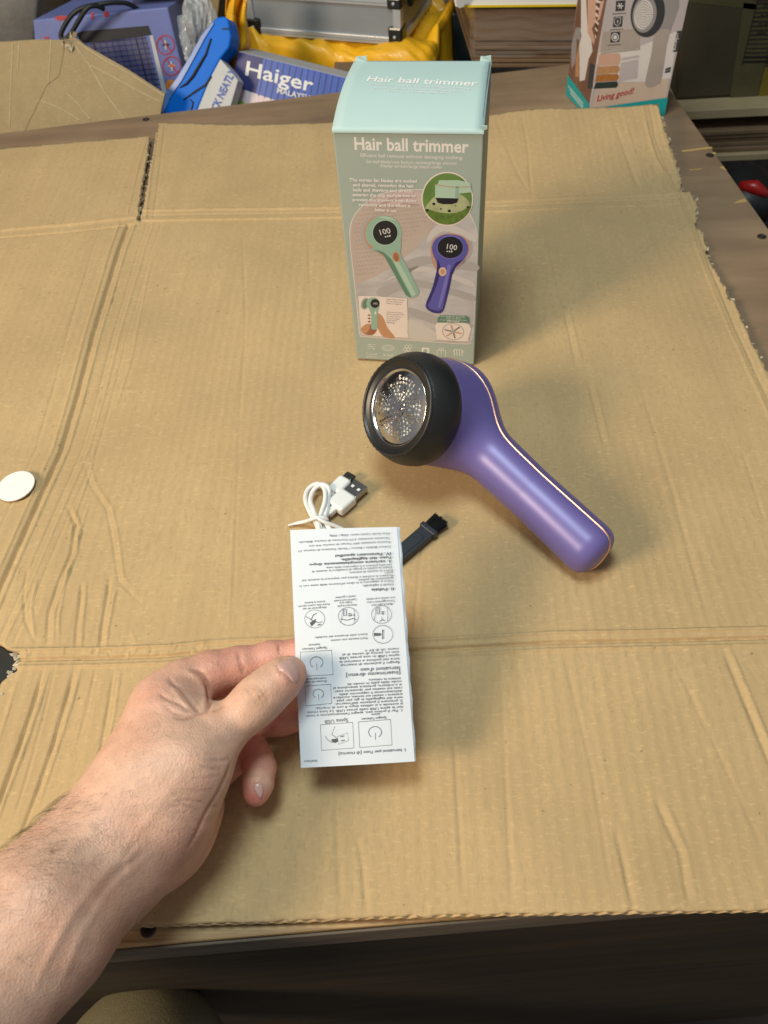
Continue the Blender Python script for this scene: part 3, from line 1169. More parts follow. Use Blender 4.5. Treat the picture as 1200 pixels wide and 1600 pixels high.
# green trimmer
pr.motif = 'green_trimmer_print'
pr.poly('trimmer_print', K_GREYM, [(563, 372), (566, 352), (578, 340), (600, 336), (600, 392), (584, 392), (570, 386)], 6, 4)
pr.ellipse('trimmer_print', K_GOLD, (597, 365), 29, 29, 7)
pr.ellipse('trimmer_print', K_GREEN, (599.5, 364.5), 28.5, 28, 8)
pr.poly('trimmer_print', K_GOLD, [(572, 378), (590, 393), (602, 402), (620, 432), (634, 458), (639, 463), (636, 454), (620, 420), (606, 396), (586, 386)], 9)
pr.poly('trimmer_print', K_GREEN, [(582, 387), (594, 394), (606, 404), (620, 432), (633, 459), (640, 464), (650, 463), (655, 456), (650, 444), (634, 412), (626, 396), (627, 378), (620, 366)], 10, 4)
pr.poly('trimmer_print', K_GREENL, [(611, 400), (617, 398), (640, 440), (650, 460), (644, 462), (630, 436)], 11)
pr.poly('trimmer_print', K_GREEND, [(584, 388), (600, 399), (618, 431), (634, 460), (640, 464), (643, 464), (630, 440), (612, 405), (600, 394)], 11)
pr.poly('trimmer_print', K_GREENL, [(588, 338.5), (600, 337.3), (612, 339.5), (622, 346), (610, 342.5), (598, 340.5)], 11)
pr.ellipse('trimmer_print', K_GREENL, (602, 362.8), 20.4, 20.4, 11)
pr.ellipse('trimmer_print', K_BLACK, (602, 363), 19.3, 19, 12)
pr.ellipse('trimmer_print', K_GOLD, (619, 401), 6, 8.5, 12, rot=-.25)
pr.ellipse('trimmer_print', K_SKIND, (619, 401), 4, 6.4, 13, rot=-.25)
T_('digit_print', INK_W, '100', (592.5, 367), (611, 363.5), h=0.0046, bold=0.0, layer=13)
for k in range(3):
    pr.poly('digit_print', INK_W, [(601.5 + k * 3.4, 370.2 - k * .5), (603.4 + k * 3.4, 370.2 - k * .7), (603.6 + k * 3.4, 368.6 - k * 1.0), (601.5 + k * 3.4, 368.6 - k * 1.0)], 13)
# violet trimmer
pr.motif = 'violet_trimmer_print'
pr.poly('trimmer_print', K_GREYM, [(712, 422), (733, 402), (738, 388), (734, 376), (726, 410)], 6, 4)
pr.poly('trimmer_print', K_GOLD, [(673, 394), (676, 376), (686, 368), (704, 364), (722, 368), (733, 378), (733, 394), (722, 410), (704, 424), (681, 420)], 7, 4)
pr.poly('trimmer_print', K_BLUE, [(677, 398), (675, 386), (680, 374), (692, 367), (706, 366), (722, 370), (731, 382), (731, 394), (724, 406), (712, 418), (707, 428), (702, 452), (694, 482), (688, 489), (676, 488), (666, 481), (666, 472), (676, 448), (682, 424), (682, 410)], 8, 4)
pr.poly('trimmer_print', K_BLUEL, [(690, 370), (704, 366.5), (720, 371), (712, 374), (698, 373)], 9)
pr.poly('trimmer_print', K_BLUEL, [(700, 412), (705, 414), (698, 446), (688, 480), (684, 480), (694, 440)], 9)
pr.poly('trimmer_print', K_BLUED, [(684, 404), (690, 420), (682, 446), (672, 470), (667, 478), (666.5, 472), (676, 448), (682, 424)], 9)
pr.poly('trimmer_print', K_BLUED, [(725, 404), (712, 417), (706, 430), (701, 454), (694, 482), (691, 486), (698, 452), (704, 424), (712, 410)], 9)
pr.poly('trimmer_print', K_BLUED, [(667, 474), (671, 482), (684, 486), (693, 482), (688, 489), (676, 488), (666, 481)], 9)
pr.ellipse('trimmer_print', K_BLUEL, (703.6, 386.3), 21, 18, 10)
pr.ellipse('trimmer_print', K_BLACK, (703.6, 386), 20, 17, 11)
pr.ellipse('trimmer_print', K_GOLDL, (691.5, 424), 6, 7, 11)
pr.ellipse('trimmer_print', K_GOLD, (691.5, 424), 3.2, 4.0, 12)
T_('digit_print', INK_W, '100', (695.5, 388), (713.5, 390.5), h=0.0046, layer=12)
for k in range(3):
    pr.poly('digit_print', INK_W, [(698 + k * 3.4, 393 + k * .3), (700 + k * 3.4, 393 + k * .3), (700 + k * 3.4, 391.5 - k * .2), (698 + k * 3.4, 391.5 - k * .2)], 12)
# round inset
pr.motif = 'round_inset_print'
pr.ellipse('border_print', K_CREAM, (699, 310.5), 40.5, 42.5, 6)
pr.ellipse('picture_print', K_LEAF, (699, 310.5), 38.6, 40.4, 7)
pr.poly('picture_print', K_GLOW, [(664, 326), (680, 306), (700, 300), (724, 306), (735, 322), (720, 334), (690, 338), (672, 336)], 8, 4)
pr.poly('picture_print', K_MOSS, [(663.5, 326), (680, 330), (700, 333), (720, 330), (736, 320), (732, 332), (721, 343.5), (706, 350), (690, 349.5), (674, 341)], 9, 3)
pr.poly('trimmer_print', K_GREENL, [(680, 288), (684, 287), (686, 281), (716, 281), (735, 285), (737, 300), (718, 302), (716, 310), (680, 309)], 10)
pr.poly('trimmer_print', K_GREEN, [(712, 290), (717, 290), (717, 302), (716, 309), (711, 309)], 11)
pr.stroke('trimmer_print', K_GOLD, [(681, 288), (700, 291), (716, 292), (737, 291)], 0.0006, 11)
pr.poly('trimmer_print', K_BLACK, [(680.5, 308.5), (716.5, 309.5), (714, 316), (706, 318.5), (692, 318.5), (684, 316)], 11)
for x, y, r in [(678, 318, 2.5), (702, 329, 2.6), (731, 323, 2.0), (668, 328, 2.4), (689, 326, 1.5), (712, 321, 1.0)]:
    pr.ellipse('picture_print', K_BLACK, (x, y), r, r * .8, 11, n=12)
# inset with hands
pr.motif = 'hand_inset_print'
ins = [(566, 462), (630, 466), (636, 471), (637, 520), (633, 527), (573, 523), (565, 516), (561, 470)]
pr.poly('border_print', K_CREAM, ins, 10, 3)
pr.poly('picture_print', K_SKIN, [(588, 489), (596, 492), (601, 500), (606, 512), (617, 527), (600, 526), (592, 516), (588, 504)], 11, 3)
pr.poly('picture_print', K_SKIND, [(566, 519), (572, 508), (580, 506), (589, 514), (584, 522), (576, 523)], 11, 3)
pr.poly('picture_print', K_SKIN, [(564, 514), (570, 507), (578, 506), (576, 516), (570, 521)], 12, 3)
for y in (492, 497, 502):
    pr.ellipse('picture_print', K_SKIND, (577, y), 2.4, 1.5, 11, n=10)
pr.ellipse('trimmer_print', K_GREYM, (570.5, 474), 6.4, 9.5, 11, rot=.3)
pr.ellipse('trimmer_print', K_GREEND, (571, 474), 4.2, 7.5, 12, rot=.3)
pr.ellipse('trimmer_print', K_GREEN, (583, 473.5), 10.5, 9.5, 13)
pr.poly('trimmer_print', K_GREEN, [(575, 478), (580, 490), (580, 513), (587, 515), (590, 512), (590, 488), (593, 478)], 14)
pr.ellipse('trimmer_print', K_BLACK, (586, 473.5), 7, 7, 15)
T_('digit_print', INK_W, '100', (582.5, 475), (590, 475), layer=16)
pr.poly('trimmer_print', K_CREAM, [(585.5, 486), (588, 486), (588, 490.5), (585.5, 490.5)], 15)
for k in range(3):
    T_('fine_lettering', K_GREY, ['Digital display of power', 'and remaining battery', 'power at a glance'][k], (603.5, 467.6 + k * 3.2), (633 - k * 3, 469.4 + k * 3.2), layer=12)
for k in range(6):
    T_('fine_lettering', K_GREY, ['Small holes and suction', 'efficient removal of lint', 'trim evenly and do not', 'hurt your clothing', 'one button', 'opening'][k], (604, 487.6 + k * 3.2), ([629, 632, 628, 624, 620, 616][k], 489.0 + k * 3.2), layer=12)
# inset with blades
pr.motif = 'blade_inset_print'
pr.poly('border_print', K_CREAM, [(684, 502), (733, 506), (732, 528), (728, 533), (687, 530), (683, 526)], 11, 3)
pr.poly('border_print', K_GREEND, [(683.5, 503.5), (684, 496), (688, 492), (728, 493), (733, 496), (733.5, 504)], 12)
for k in range(4):
    T_('fine_lettering', INK_W, ['Removable six leaf blade', 'easy to clean', 'Large cutter head and more', 'efficient'][k], ([689, 697, 688, 698][k], 494.6 + k * 2.6), ([727, 720, 729, 718][k], 495.6 + k * 2.6), layer=13)
pr.ring('blade_print', K_GREYM, (708, 517.5), 16.5, 12.6, 0.0006, 13, rot=.12)
for k in range(6):
    t = k * math.pi / 3 + .3
    p1 = (708 + 14 * math.cos(t), 517.5 + 10.5 * math.sin(t))
    pr.stroke('blade_print', K_GREY if k % 2 else K_GOLD, [(708 + 3 * math.cos(t), 517.5 + 2.4 * math.sin(t)), p1], 0.0011, 14)
pr.ellipse('blade_print', K_GREYM, (708, 517.5), 3, 2.4, 15, n=14)
# icon row
pr.motif = 'icon_print'
def icon_txt(a, b, x0, x1, y):
    T_('fine_lettering', INK_W, a, (x0, y), (x1, y + .8)); T_('fine_lettering', INK_W, b, (x0 - 1, y + 4.0), (x1 + 1, y + 4.8))
for k in range(3):
    pr.stroke('icon_print', INK_W, [(574, 538 + k * 3.4), (587, 538.6 + k * 3.4)], 0.0003)
    pr.ellipse('icon_print', INK_W, (577 + k * 3.4, 538.2 + k * 3.4), 1.0, 1.0, 2, n=10)
icon_txt('3-speed', 'adjustment', 572, 589, 554)
pr.ring('icon_print', INK_W, (606.5, 543.5), 9, 4.4, 0.0005)
pr.ring('icon_print', INK_W, (606.5, 543.5), 6, 2, 0.0004)
icon_txt('6-leaf', 'precision blade', 599, 614, 556)
for k in range(7):
    t = k * math.pi / 3
    c = (638 + (5.4 * math.cos(t) if k else 0), 546 + (5.4 * math.sin(t) if k else 0)) if k else (638, 546)
    pr.ring('icon_print', INK_W, c, 2.5, 2.5, 0.00045, n=14)
c = (638 + 5.4, 546)
pr.ring('icon_print', INK_W, c, 2.5, 2.5, 0.00045, n=14)
icon_txt('Honeycomb', 'mesh cover', 630, 648, 560)
pr.poly('icon_print', INK_W, [(659, 543), (670.5, 543.6), (670.5, 553), (659, 552.4)])
pr.ellipse('icon_print', G_FRONT, (664.7, 548), 3.6, 3.2, 2, n=8)
pr.stroke('icon_print', INK_W, [(683, 555), (683, 547), (696, 548), (696, 556)], 0.0005)
pr.stroke('icon_print', INK_W, [(686, 547), (687, 543.6), (692.5, 544), (693, 547.6)], 0.0005)
pr.stroke('icon_print', INK_W, [(689.5, 545), (689.6, 553)], 0.0005)
for x in (710, 714, 718, 722):
    pr.stroke('icon_print', INK_W, [(x, 546.6), (x, 556)], 0.0006)
pr.stroke('icon_print', INK_W, [(708, 550), (710, 546), (722, 546.6), (725, 551)], 0.0005)
# outlined slogan
pr.motif = None
for k, (s_, x0, x1) in enumerate([('The vortex fan blades are sucked', 546.5, 652), ('and shaved, removing the hair', 552, 648), ('balls and shavings and directly', 552, 647), ('entering the chip storage box to', 551, 650),
                                  ('prevent the shavings from flying', 551, 651), ('randomly and the effect is', 561, 642), ('better in use', 586, 620)]):
    T_('slogan_lettering', INK_PW, s_, (x0, 282.6 + k * 7.7), (x1, 284.6 + k * 7.7), h=0.0024, bold=0.03, layer=14)
pr.done()

LS_ = Sheet(T0, UX, UD, warp=lambda a, b: float(lid_h(b)))
pl_ = Print(LS_, lid, 0.00022)
pl_.text('lettering', INK_W, 'Hair ball trimmer', (571, 127), (745.5, 135), h=0.0086, bold=0.022)
pl_.text('lettering', INK_W, 'Efficient ball removal without damaging clothing', (577, 133.2), (734, 140.0))
pl_.text('lettering', INK_W, 'Six leaf blade/one button opening/large electric', (584, 138.8), (725, 144.0))
pl_.text('lettering', INK_W, 'display screen/large mesh cover', (604, 143.4), (701, 147.0))
pl_.done()

# ------------------------------------------------------------------ the hair ball trimmer
VIOLET = pm('violet_satin_plastic', (0.15, 0.12, 0.36), rough=0.40, var=0.02, vscale=20, coat=0.0, bump=0.00002, bscale=2500)
# fine pearl flakes in the lacquer
nt = VIOLET.node_tree
bs = nt.nodes['Principled BSDF']
bs.inputs['Metallic'].default_value = 0.10
bs.inputs['Coat Weight'].default_value = 0.15
bs.inputs['Coat Roughness'].default_value = 0.3
ROSE = pm('rose_gold_trim', (0.74, 0.45, 0.34), rough=0.4, metal=1.0, var=0)
RUBBER = pm('black_satin_plastic', (0.012, 0.013, 0.014), rough=0.42, var=0.1, vscale=30, bump=0.00003, bscale=1500)
BLACKG = pm('black_gloss_ring', (0.016, 0.015, 0.015), rough=0.36, var=0)
CHROME = pm('polished_steel', (0.62, 0.61, 0.59), rough=0.16, metal=1.0, var=0.03, vscale=200)
STEEL = pm('bright_blade_steel', (0.82, 0.81, 0.79), rough=0.25, metal=1.0, var=0.1, vscale=300)
BACKING = pm('pale_backing', (0.88, 0.87, 0.85), rough=0.5, var=0.12, vscale=150)

n_ax = unit([-0.69, -0.42, 0.58])
PJ = at(657, 641, 0.0600)
SH = PJ - n_ax * 0.025
EH = at(917, 853, 0.0190)
h_ax = unit(EH - SH)
HL = np.linalg.norm(EH - SH)
m_ax = unit(n_ax - (n_ax @ h_ax) * h_ax)
trimmer = thing('fabric_shaver', 'violet hair ball trimmer with black head ring and perforated steel face, lying on the cardboard', 'hair trimmer', (PJ[0], PJ[1], 0))


def trimmer_field(h, lo, hi):
    s = SDF(lo, hi, h)
    sl, G = s.box(lo, hi)
    # head: a drum with a rounded back
    p = [G[i] - PJ[i] for i in range(3)]
    ax = p[0] * n_ax[0] + p[1] * n_ax[1] + p[2] * n_ax[2]
    rad = np.sqrt(np.maximum(p[0] ** 2 + p[1] ** 2 + p[2] ** 2 - ax ** 2, 0))
    R0, back, rr = 0.0378, -0.046, 0.013
    rt = R0 + 0.0010 * np.clip(ax / back, 0, 1) - 0.002 * np.clip((-ax - 0.03) / .02, 0, 1)
    qx, qy = rad - (rt - rr), (back + rr) - ax
    d1 = np.minimum(np.maximum(qx, qy), 0) + np.sqrt(np.maximum(qx, 0) ** 2 + np.maximum(qy, 0) ** 2) - rr
    # shallow boss behind (the display side)
    d1b = np.maximum(np.maximum(rad - 0.027, -ax - 0.051), ax + 0.02)
    d1 = -np.log(np.exp(-d1 / .002) + np.exp(-d1b / .002)) * .002
    # handle
    Pa = SH + h_ax * 0.012
    Pm = SH + h_ax * (HL * 0.62)
    d2 = np.minimum(d_cone(G, Pa, Pm, 0.0205, 0.0181, m_ax, 0.98), d_cone(G, Pm, EH, 0.0181, 0.0187, m_ax, 0.98))
    k = 0.016
    hh = np.clip(0.5 + 0.5 * (d2 - d1) / k, 0, 1)
    d = d2 + (d1 - d2) * hh - k * hh * (1 - hh)
    # cut flat where the ring begins
    q = ax - 0.0004
    k = 0.0012
    hh = np.clip(0.5 - 0.5 * (q - d) / k, 0, 1)
    d = q + (d - q) * hh + k * hh * (1 - hh)
    # blunt the handle's end slightly
    e = (G[0] - EH[0]) * h_ax[0] + (G[1] - EH[1]) * h_ax[1] + (G[2] - EH[2]) * h_ax[2] - 0.0135
    k = 0.008
    hh = np.clip(0.5 - 0.5 * (e - d) / k, 0, 1)
    d = e + (d - e) * hh + k * hh * (1 - hh)
    s.D = d.astype(np.float32)
    return s


cs = np.array([PJ + n_ax * .01, PJ - n_ax * .055, EH])
S_ = trimmer_field(0.0010, cs.min(0) - 0.046, cs.max(0) + 0.046)
V, Q = surface_nets(S_.D, S_.lo, S_.h)
for _ in range(2):
    N = sdf_normals(S_.D, S_.lo, S_.h, V)
    V = V - N * sample(S_.D, S_.lo, S_.h, V)[:, None]
N = sdf_normals(S_.D, S_.lo, S_.h, V, 1.3)
LOWEST = V[:, 2].min()
shell = mesh_obj('body_shell', V, Q, VIOLET, trimmer, smooth=True, normals=N)
# rose-gold line between the two half shells
al = (V - SH) @ h_ax
t_ = np.clip((al - 0.018) / 0.045, 0, 1)
vp = unit((CAM - (SH + EH) / 2) - ((CAM - (SH + EH) / 2) @ h_ax) * h_ax)
s_ax = np.cross(h_ax, vp)
if project(SH + s_ax * .01)[0] < project(SH)[0]:
    s_ax = -s_ax
ang = 0.42 + 0.24 * (t_ * t_ * (3 - 2 * t_))             # the seam twists round towards the back of the handle
g = np.cos(ang) * ((V - SH) @ vp) - np.sin(ang) * ((V - SH) @ s_ax)
segs = {}
pts = {}
for q in Q[(np.sign(g[Q]).min(1) < 0) & (np.sign(g[Q]).max(1) > 0)]:
    hit = []
    for a, b in zip(q, np.roll(q, -1)):
        if (g[a] < 0) != (g[b] < 0):
            k = (min(a, b), max(a, b))
            if k not in pts:
                t = g[a] / (g[a] - g[b])
                pts[k] = V[a] + (V[b] - V[a]) * t
            hit.append(k)
    if len(hit) == 2:
        segs.setdefault(hit[0], []).append(hit[1])
        segs.setdefault(hit[1], []).append(hit[0])
loops, seen = [], set()
for k0 in list(segs):
    if k0 in seen:
        continue
    lp, k = [k0], k0
    seen.add(k0)
    while True:
        nx_ = [x for x in segs[k] if x not in seen]
        if not nx_:
            break
        k = nx_[0]
        seen.add(k)
        lp.append(k)
    loops.append(lp)
lp = max(loops, key=len)
L3 = np.array([pts[k] for k in lp])
for _ in range(12):
    L3 = (L3 + np.roll(L3, 1, 0) + np.roll(L3, -1, 0)) / 3
L3 = L3[::2]
mb = MB()
mb.tube(L3, 0.0009, 8, closed=True)
mb.obj('trim_line', ROSE, trimmer, smooth=True)
# black ring
ring = MB()
ring.lathe(PJ, n_ax, [(-0.0004, .0300), (-0.0002, .0378), (0.0010, .0387), (0.0035, .0392), (0.0070, .0393), (0.0105, .0390), (0.0140, .0383), (0.0170, .0372), (0.0195, .0360), (0.0215, .0349),
                       (0.0226, .0342), (0.0232, .0336)], 96)
ring.obj('head_ring', RUBBER, trimmer, smooth=True)
lip = MB()
lip.lathe(PJ, n_ax, [(0.0228, .0339), (0.0240, .0336), (0.0247, .0329), (0.0249, .0321), (0.0244, .0314), (0.0236, .0311), (0.0233, .0302), (0.0226, .0286), (0.0219, .0272), (0.0222, .0266), (0.0216, .0262), (0.0190, .0260)], 96)
lp_o = lip.obj('face_ring', BLACKG, trimmer, smooth=True)
mb = MB()
Xf = unit(np.cross(n_ax, [0.3, 0.9, 0.1]))
Yf = np.cross(n_ax, Xf)
for k in range(48):                                     # small grip notches round the face
    t = 2 * math.pi * k / 48
    c = PJ + n_ax * 0.0236 + (Xf * math.cos(t) + Yf * math.sin(t)) * 0.0341
    tg = -Xf * math.sin(t) + Yf * math.cos(t)
    r_ = Xf * math.cos(t) + Yf * math.sin(t)
    mb.prism([c - tg * .0011 - r_ * .0003, c + tg * .0011 - r_ * .0003, c + tg * .0011 + r_ * .0001 - n_ax * .0006, c - tg * .0011 + r_ * .0001 - n_ax * .0006], n_ax * 0.0004)
mb.obj('grip_notches', BLACKG, trimmer, kind='stuff')
# perforated steel cover: real holes
rg = np.random.default_rng(4)
cu = bpy.data.curves.new('mesh_cover', 'CURVE')
cu.dimensions = '2D'
cu.fill_mode = 'BOTH'
RD = 0.0258


def circ(cx, cy, r, n, sq=1, rot=0):
    sp = cu.splines.new('POLY')
    sp.points.add(n - 1)
    for i in range(n):
        t = 2 * math.pi * i / n
        x, y = r * math.cos(t), r * sq * math.sin(t)
        sp.points[i].co = (cx + x * math.cos(rot) - y * math.sin(rot), cy + x * math.sin(rot) + y * math.cos(rot), 0, 1)
    sp.use_cyclic_u = True


circ(0, 0, RD, 72)
holes = []
for ri in range(1, 9):
    r0 = 0.0038 + (ri - 1) * 0.00262
    nn = int(2 * math.pi * r0 / 0.0030)
    for k in range(nn):
        t = 2 * math.pi * (k + 0.5 * (ri % 2)) / nn + 0.25 * math.sin(ri)
        sect = (t * 6 / (2 * math.pi)) % 1.0
        if r0 > .008 and sect < 0.13 and rg.uniform() < .75:
            continue
        hr = rg.choice([0.00085, 0.00105, 0.00125], p=[.25, .4, .35])
        if r0 + hr > 0.0222:
            continue
        c = (r0 * math.cos(t), r0 * math.sin(t))
        if all((c[0] - x) ** 2 + (c[1] - y) ** 2 > (hr + r + .00035) ** 2 for x, y, r in holes):
            holes.append((c[0], c[1], hr))
            circ(c[0], c[1], hr, 9)
holes_r = holes
# a fine lattice of inner steering rings keeps the dome smooth
o = bpy.data.objects.new('mesh_cover', cu)
me = o.to_mesh()
v = np.zeros(len(me.vertices) * 3)
me.vertices.foreach_get('co', v)
v = v.reshape(-1, 3)
f = [tuple(p.vertices) for p in me.polygons]
o.to_mesh_clear()
bpy.data.objects.remove(o)
rr_ = np.hypot(v[:, 0], v[:, 1])
CO = PJ + n_ax * 0.0206
dome = 0.0022 * (1 - np.clip(rr_ / .0235, 0, 1) ** 2)
V3 = CO + v[:, :1] * Xf + v[:, 1:2] * Yf + dome[:, None] * n_ax
Nn = unit(n_ax)[None, :] + (v[:, :1] * Xf + v[:, 1:2] * Yf) * (2 * .0022 / .0235 ** 2)
Nn += rg.normal(0, .015, Nn.shape)
Nn /= np.linalg.norm(Nn, axis=1, keepdims=True)
mc = mesh_obj('mesh_cover', V3, f, CHROME, trimmer, smooth=True, normals=Nn)
mb = MB()
mb.lathe(PJ, n_ax, [(0.0204, .0256), (0.0210, .0262), (0.0219, .0264), (0.0221, .0258), (0.0212, .0252), (0.0207, .0246)], 96)
mb.obj('cover_rim', CHROME, mc, smooth=True)
mb = MB()
mb.lathe(PJ, n_ax, [(0.0200, .0258), (0.0182, .0252), (0.0188, .012), (0.0192, .0)], 64)
mb.obj('bright_backing', BACKING, trimmer, smooth=True)  # pale disc added close behind the cover so its holes look bright
for k in range(6):                                       # six-leaf cutter
    t = k * math.pi / 3 + .2
    r_ = Xf * math.cos(t) + Yf * math.sin(t)
    tg = -Xf * math.sin(t) + Yf * math.cos(t)
    c = PJ + n_ax * 0.0198
    mb = MB()
    mb.prism([c + r_ * .002 - tg * .0025, c + r_ * .021 - tg * .0042, c + r_ * .022 + tg * .003 + n_ax * .0015, c + r_ * .003 + tg * .0028 + n_ax * .001], -n_ax * 0.0005)
    mb.obj('cutter_blade', STEEL, trimmer)
mb = MB()
mb.lathe(PJ, n_ax, [(0.012, .004), (0.0210, .004), (0.0215, .003), (0.0216, 0.0)], 24)
mb.obj('cutter_hub', CHROME, trimmer, smooth=True)
print('TRIMMER lowest z', LOWEST, 'holes', len(holes))
# ------------------------------------------------------------------ instruction leaflet
PAPER = pm('leaflet_paper', (0.70, 0.73, 0.79), rough=0.6, var=0.015, vscale=30, bump=0.00002, bscale=900)
INK = pm('dark_grey_ink', (0.07, 0.07, 0.08), rough=0.6, var=0)
INK_L = pm('grey_ink', (0.09, 0.09, 0.10), rough=0.6, var=0)
LT, RT, LB, RB = deep(453, 828, .457), deep(620, 823, .4565), deep(470, 1200, .4295), deep(648, 1190, .4285)
LN = unit(np.cross(RB - LB, LT - LB))
leaf = thing('instruction_leaflet', 'folded white instruction leaflet with upside-down Italian text held between thumb and fingers', 'leaflet', (LB + RB + LT + RT) / 4)


def leaf_bend(u, v):
    return 0.0011 * math.sin(math.pi * u) - 0.0006 * math.cos(2 * math.pi * v)


def page(name, shift, drop, skew=0.0, curl=0.0, parent=leaf):
    nu, nv = 12, 24
    V, Fc = [], []
    for k in (0, 1):
        for i in range(nu + 1):
            for j in range(nv + 1):
                u, v = i / nu, j / nv
                p = (LB * (1 - u) + RB * u) * (1 - v) + (LT * (1 - u) + RT * u) * v
                rag = 0.0003 * math.sin(v * 40 + drop * 9e4) * (u > .99) * (drop > 0)
                p = p + unit(RB - LB) * (shift + skew * v + rag) - LN * (drop + 0.00009 * k + curl * u * u * (1 - v))
                V.append(p + LN * leaf_bend(u, v))
    m = (nu + 1) * (nv + 1)
    g = lambda i, j, k=0: k * m + i * (nv + 1) + j
    for i in range(nu):
        for j in range(nv):
            Fc.append((g(i, j), g(i + 1, j), g(i + 1, j + 1), g(i, j + 1)))
            Fc.append((g(i, j, 1), g(i, j + 1, 1), g(i + 1, j + 1, 1), g(i + 1, j, 1)))
    for j in range(nv):
        Fc += [(g(0, j), g(0, j + 1), g(0, j + 1, 1), g(0, j, 1)), (g(nu, j + 1), g(nu, j), g(nu, j, 1), g(nu, j + 1, 1))]
    for i in range(nu):
        Fc += [(g(i + 1, 0), g(i, 0), g(i, 0, 1), g(i + 1, 0, 1)), (g(i, nv), g(i + 1, nv), g(i + 1, nv, 1), g(i, nv, 1))]
    return mesh_obj(name, V, Fc, PAPER, parent, smooth=False)


front = page('page', 0, 0)
page('page', 0.0004, 0.0006, 0.0008, 0.0004)
page('page', 0.0009, 0.0013, 0.0010, 0.0012)
page('page', 0.0003, 0.0020, 0.0012, 0.0018)
LU, LV = unit(RB - LB), unit(LT - LB)
LW, LH = np.linalg.norm(RB - LB), np.linalg.norm(LT - LB)
lsheet = Sheet(LB, RB - LB, LT - LB, warp=lambda a, b: leaf_bend(min(max(a / LW, 0), 1), min(max(b / LH, 0), 1)))
lp = Print(lsheet, front, 0.00012)
for txt, x0, y0, x1, y1, bold in [
    ('Peso lordo / peso netto: 220g / 200g', 609, 832, 515, 836, 0), ('Tensione nominale: 3.7V Corrente di ricarica: 800mAh', 609.5, 839, 467, 846, 0),
    ('Potenza nominale: 6W Tempo di ricarica: 4-6 ore', 610, 845, 483, 852, 0), ('Colore: Bubble / Bianco / Verde Tensione di ricarica: 5V', 611, 852.5, 465, 860, 0),
    ('IV. Parametri specifici', 611.5, 863, 523.5, 867, 1), ("l'uso del tagliapalle.", 611.5, 869, 532, 873, 1), ('3. caricare completamente dopo', 612, 875, 483, 881, 1),
    ('raccolta polvere e il coperchio della rete.', 612, 881, 509, 886, 0), ('Dopo la pulizia si prega di installare la scatola di', 613, 885, 487.5, 892, 0),
    ('Pulire la scatola di polvere.', 614, 889.5, 545, 893.5, 0), ('corpo.', 614, 893.5, 600, 894.2, 0), ('Ruotare la scatola a destra per separare la scatola dal', 614.5, 897.5, 472, 906, 0),
    ('spazzolino da pulizia.', 615, 901.7, 559, 905, 0), ("Pulire il cappuccio e le sfere all'interno della testa con lo", 615, 906, 467, 915, 0),
    ('Chiudi il tagliapalle.', 615.5, 911.5, 566, 914, 0), ('II. Pulizia', 616, 918, 580, 920, 1),
    ('non vestiti e prodotti', 617, 932, 572, 935, 0), ('Trascina leggermente il corpo', 617, 937, 573, 940, 0), ('Mobili di taglio verso', 613, 942, 580, 944.5, 0),
    ('vestiti e gonfiati', 556, 930, 524, 932.5, 0), ('Coperchio tende di vestiti', 557, 935, 522, 937.7, 0), ('Il taglio verso', 550, 939.5, 530, 941, 0), ('Rimuovere le palle', 557, 943.5, 527, 946, 0),
    ('durante le funzioni.', 508, 938.5, 475, 941, 0), ('Forbici delle cuciture naturale', 515, 942.5, 466, 946.5, 0), ('Allargamento dei capi', 510, 947.5, 473, 950.5, 0),
    ('Scorri nella direzione del modello.', 574, 989.5, 491, 995, 0), ('Parti tessute con motivi.', 574, 995.5, 516, 999.5, 0),
    ('tazione', 500, 1005.5, 482, 1006.5, 2), ("Spegni l'alimen", 511, 1010.5, 472, 1013, 2),
    ('meno 1A di 5V =', 623, 1012, 570, 1015, 2), ('con un carico di uscita di al', 623.5, 1017, 535, 1021.5, 2), ('spina USB in una presa USB', 624, 1022, 530, 1027, 2),
    ('tore del pallone e inserisci la', 624, 1027.5, 530, 1033, 2), ('Spegni il pulsante di interrut', 624.5, 1033, 532, 1038, 2),
    ("Istruzioni d'uso", 625, 1041, 563, 1044.5, 2), ('[Inserimento diretto]', 626, 1048, 540.5, 1053, 2),
    ('evitare la rottura.', 626, 1058.5, 575, 1061, 2), ('nodo della palla in modo da', 627, 1063, 542.5, 1068, 2), ('ti e indietro, prestare attenzione al', 627.5, 1068, 520.5, 1074, 2),
    ('rete sul vestito per spostarlo avan', 628, 1073, 523, 1079, 2), ('delicatamente il cappuccio della', 628, 1078, 530, 1083.7, 2), ('trattare i vestiti sul tavolo, incollare', 629, 1083, 520.5, 1089, 2),
    ('tore del tagliapalle in giu per pias', 629, 1088, 526, 1093.7, 2), ("2. premere il pulsante dell'interrut", 629, 1093, 524, 1098.7, 2), ('si accende e si utilizza dopo 4 ore di ricarica.', 629.5, 1098, 493, 1105.5, 2),
    ('isci la spina USB nella presa USB. La luce rossa', 629.5, 1103, 480, 1112, 2), ("1. Per il primo uso, spegni l'alimentazione e inser", 629.5, 1108, 477.5, 1117.5, 2),
    ('mentazione', 510, 1058, 478, 1060, 2), ("Accendi l'ali", 511, 1062.5, 476, 1064.5, 2), ('tazione', 594, 1114, 580, 1115, 2), ("Spegni l'alimen", 604, 1119.5, 565, 1122, 2), ('Spina USB', 544, 1122.5, 507, 1125.5, 2),
    ("I. Istruzioni per l'uso [di ricarica]", 634, 1169.5, 529, 1176, 3), ('Italian', 496, 1187, 475, 1188.3, 2),
]:
    h = {0: 0.00115, 1: 0.00145, 2: 0.0013, 3: 0.0016}[bold]
    if txt in ('[Inserimento diretto]', "Istruzioni d'uso", 'Spina USB'):
        h = 0.0020
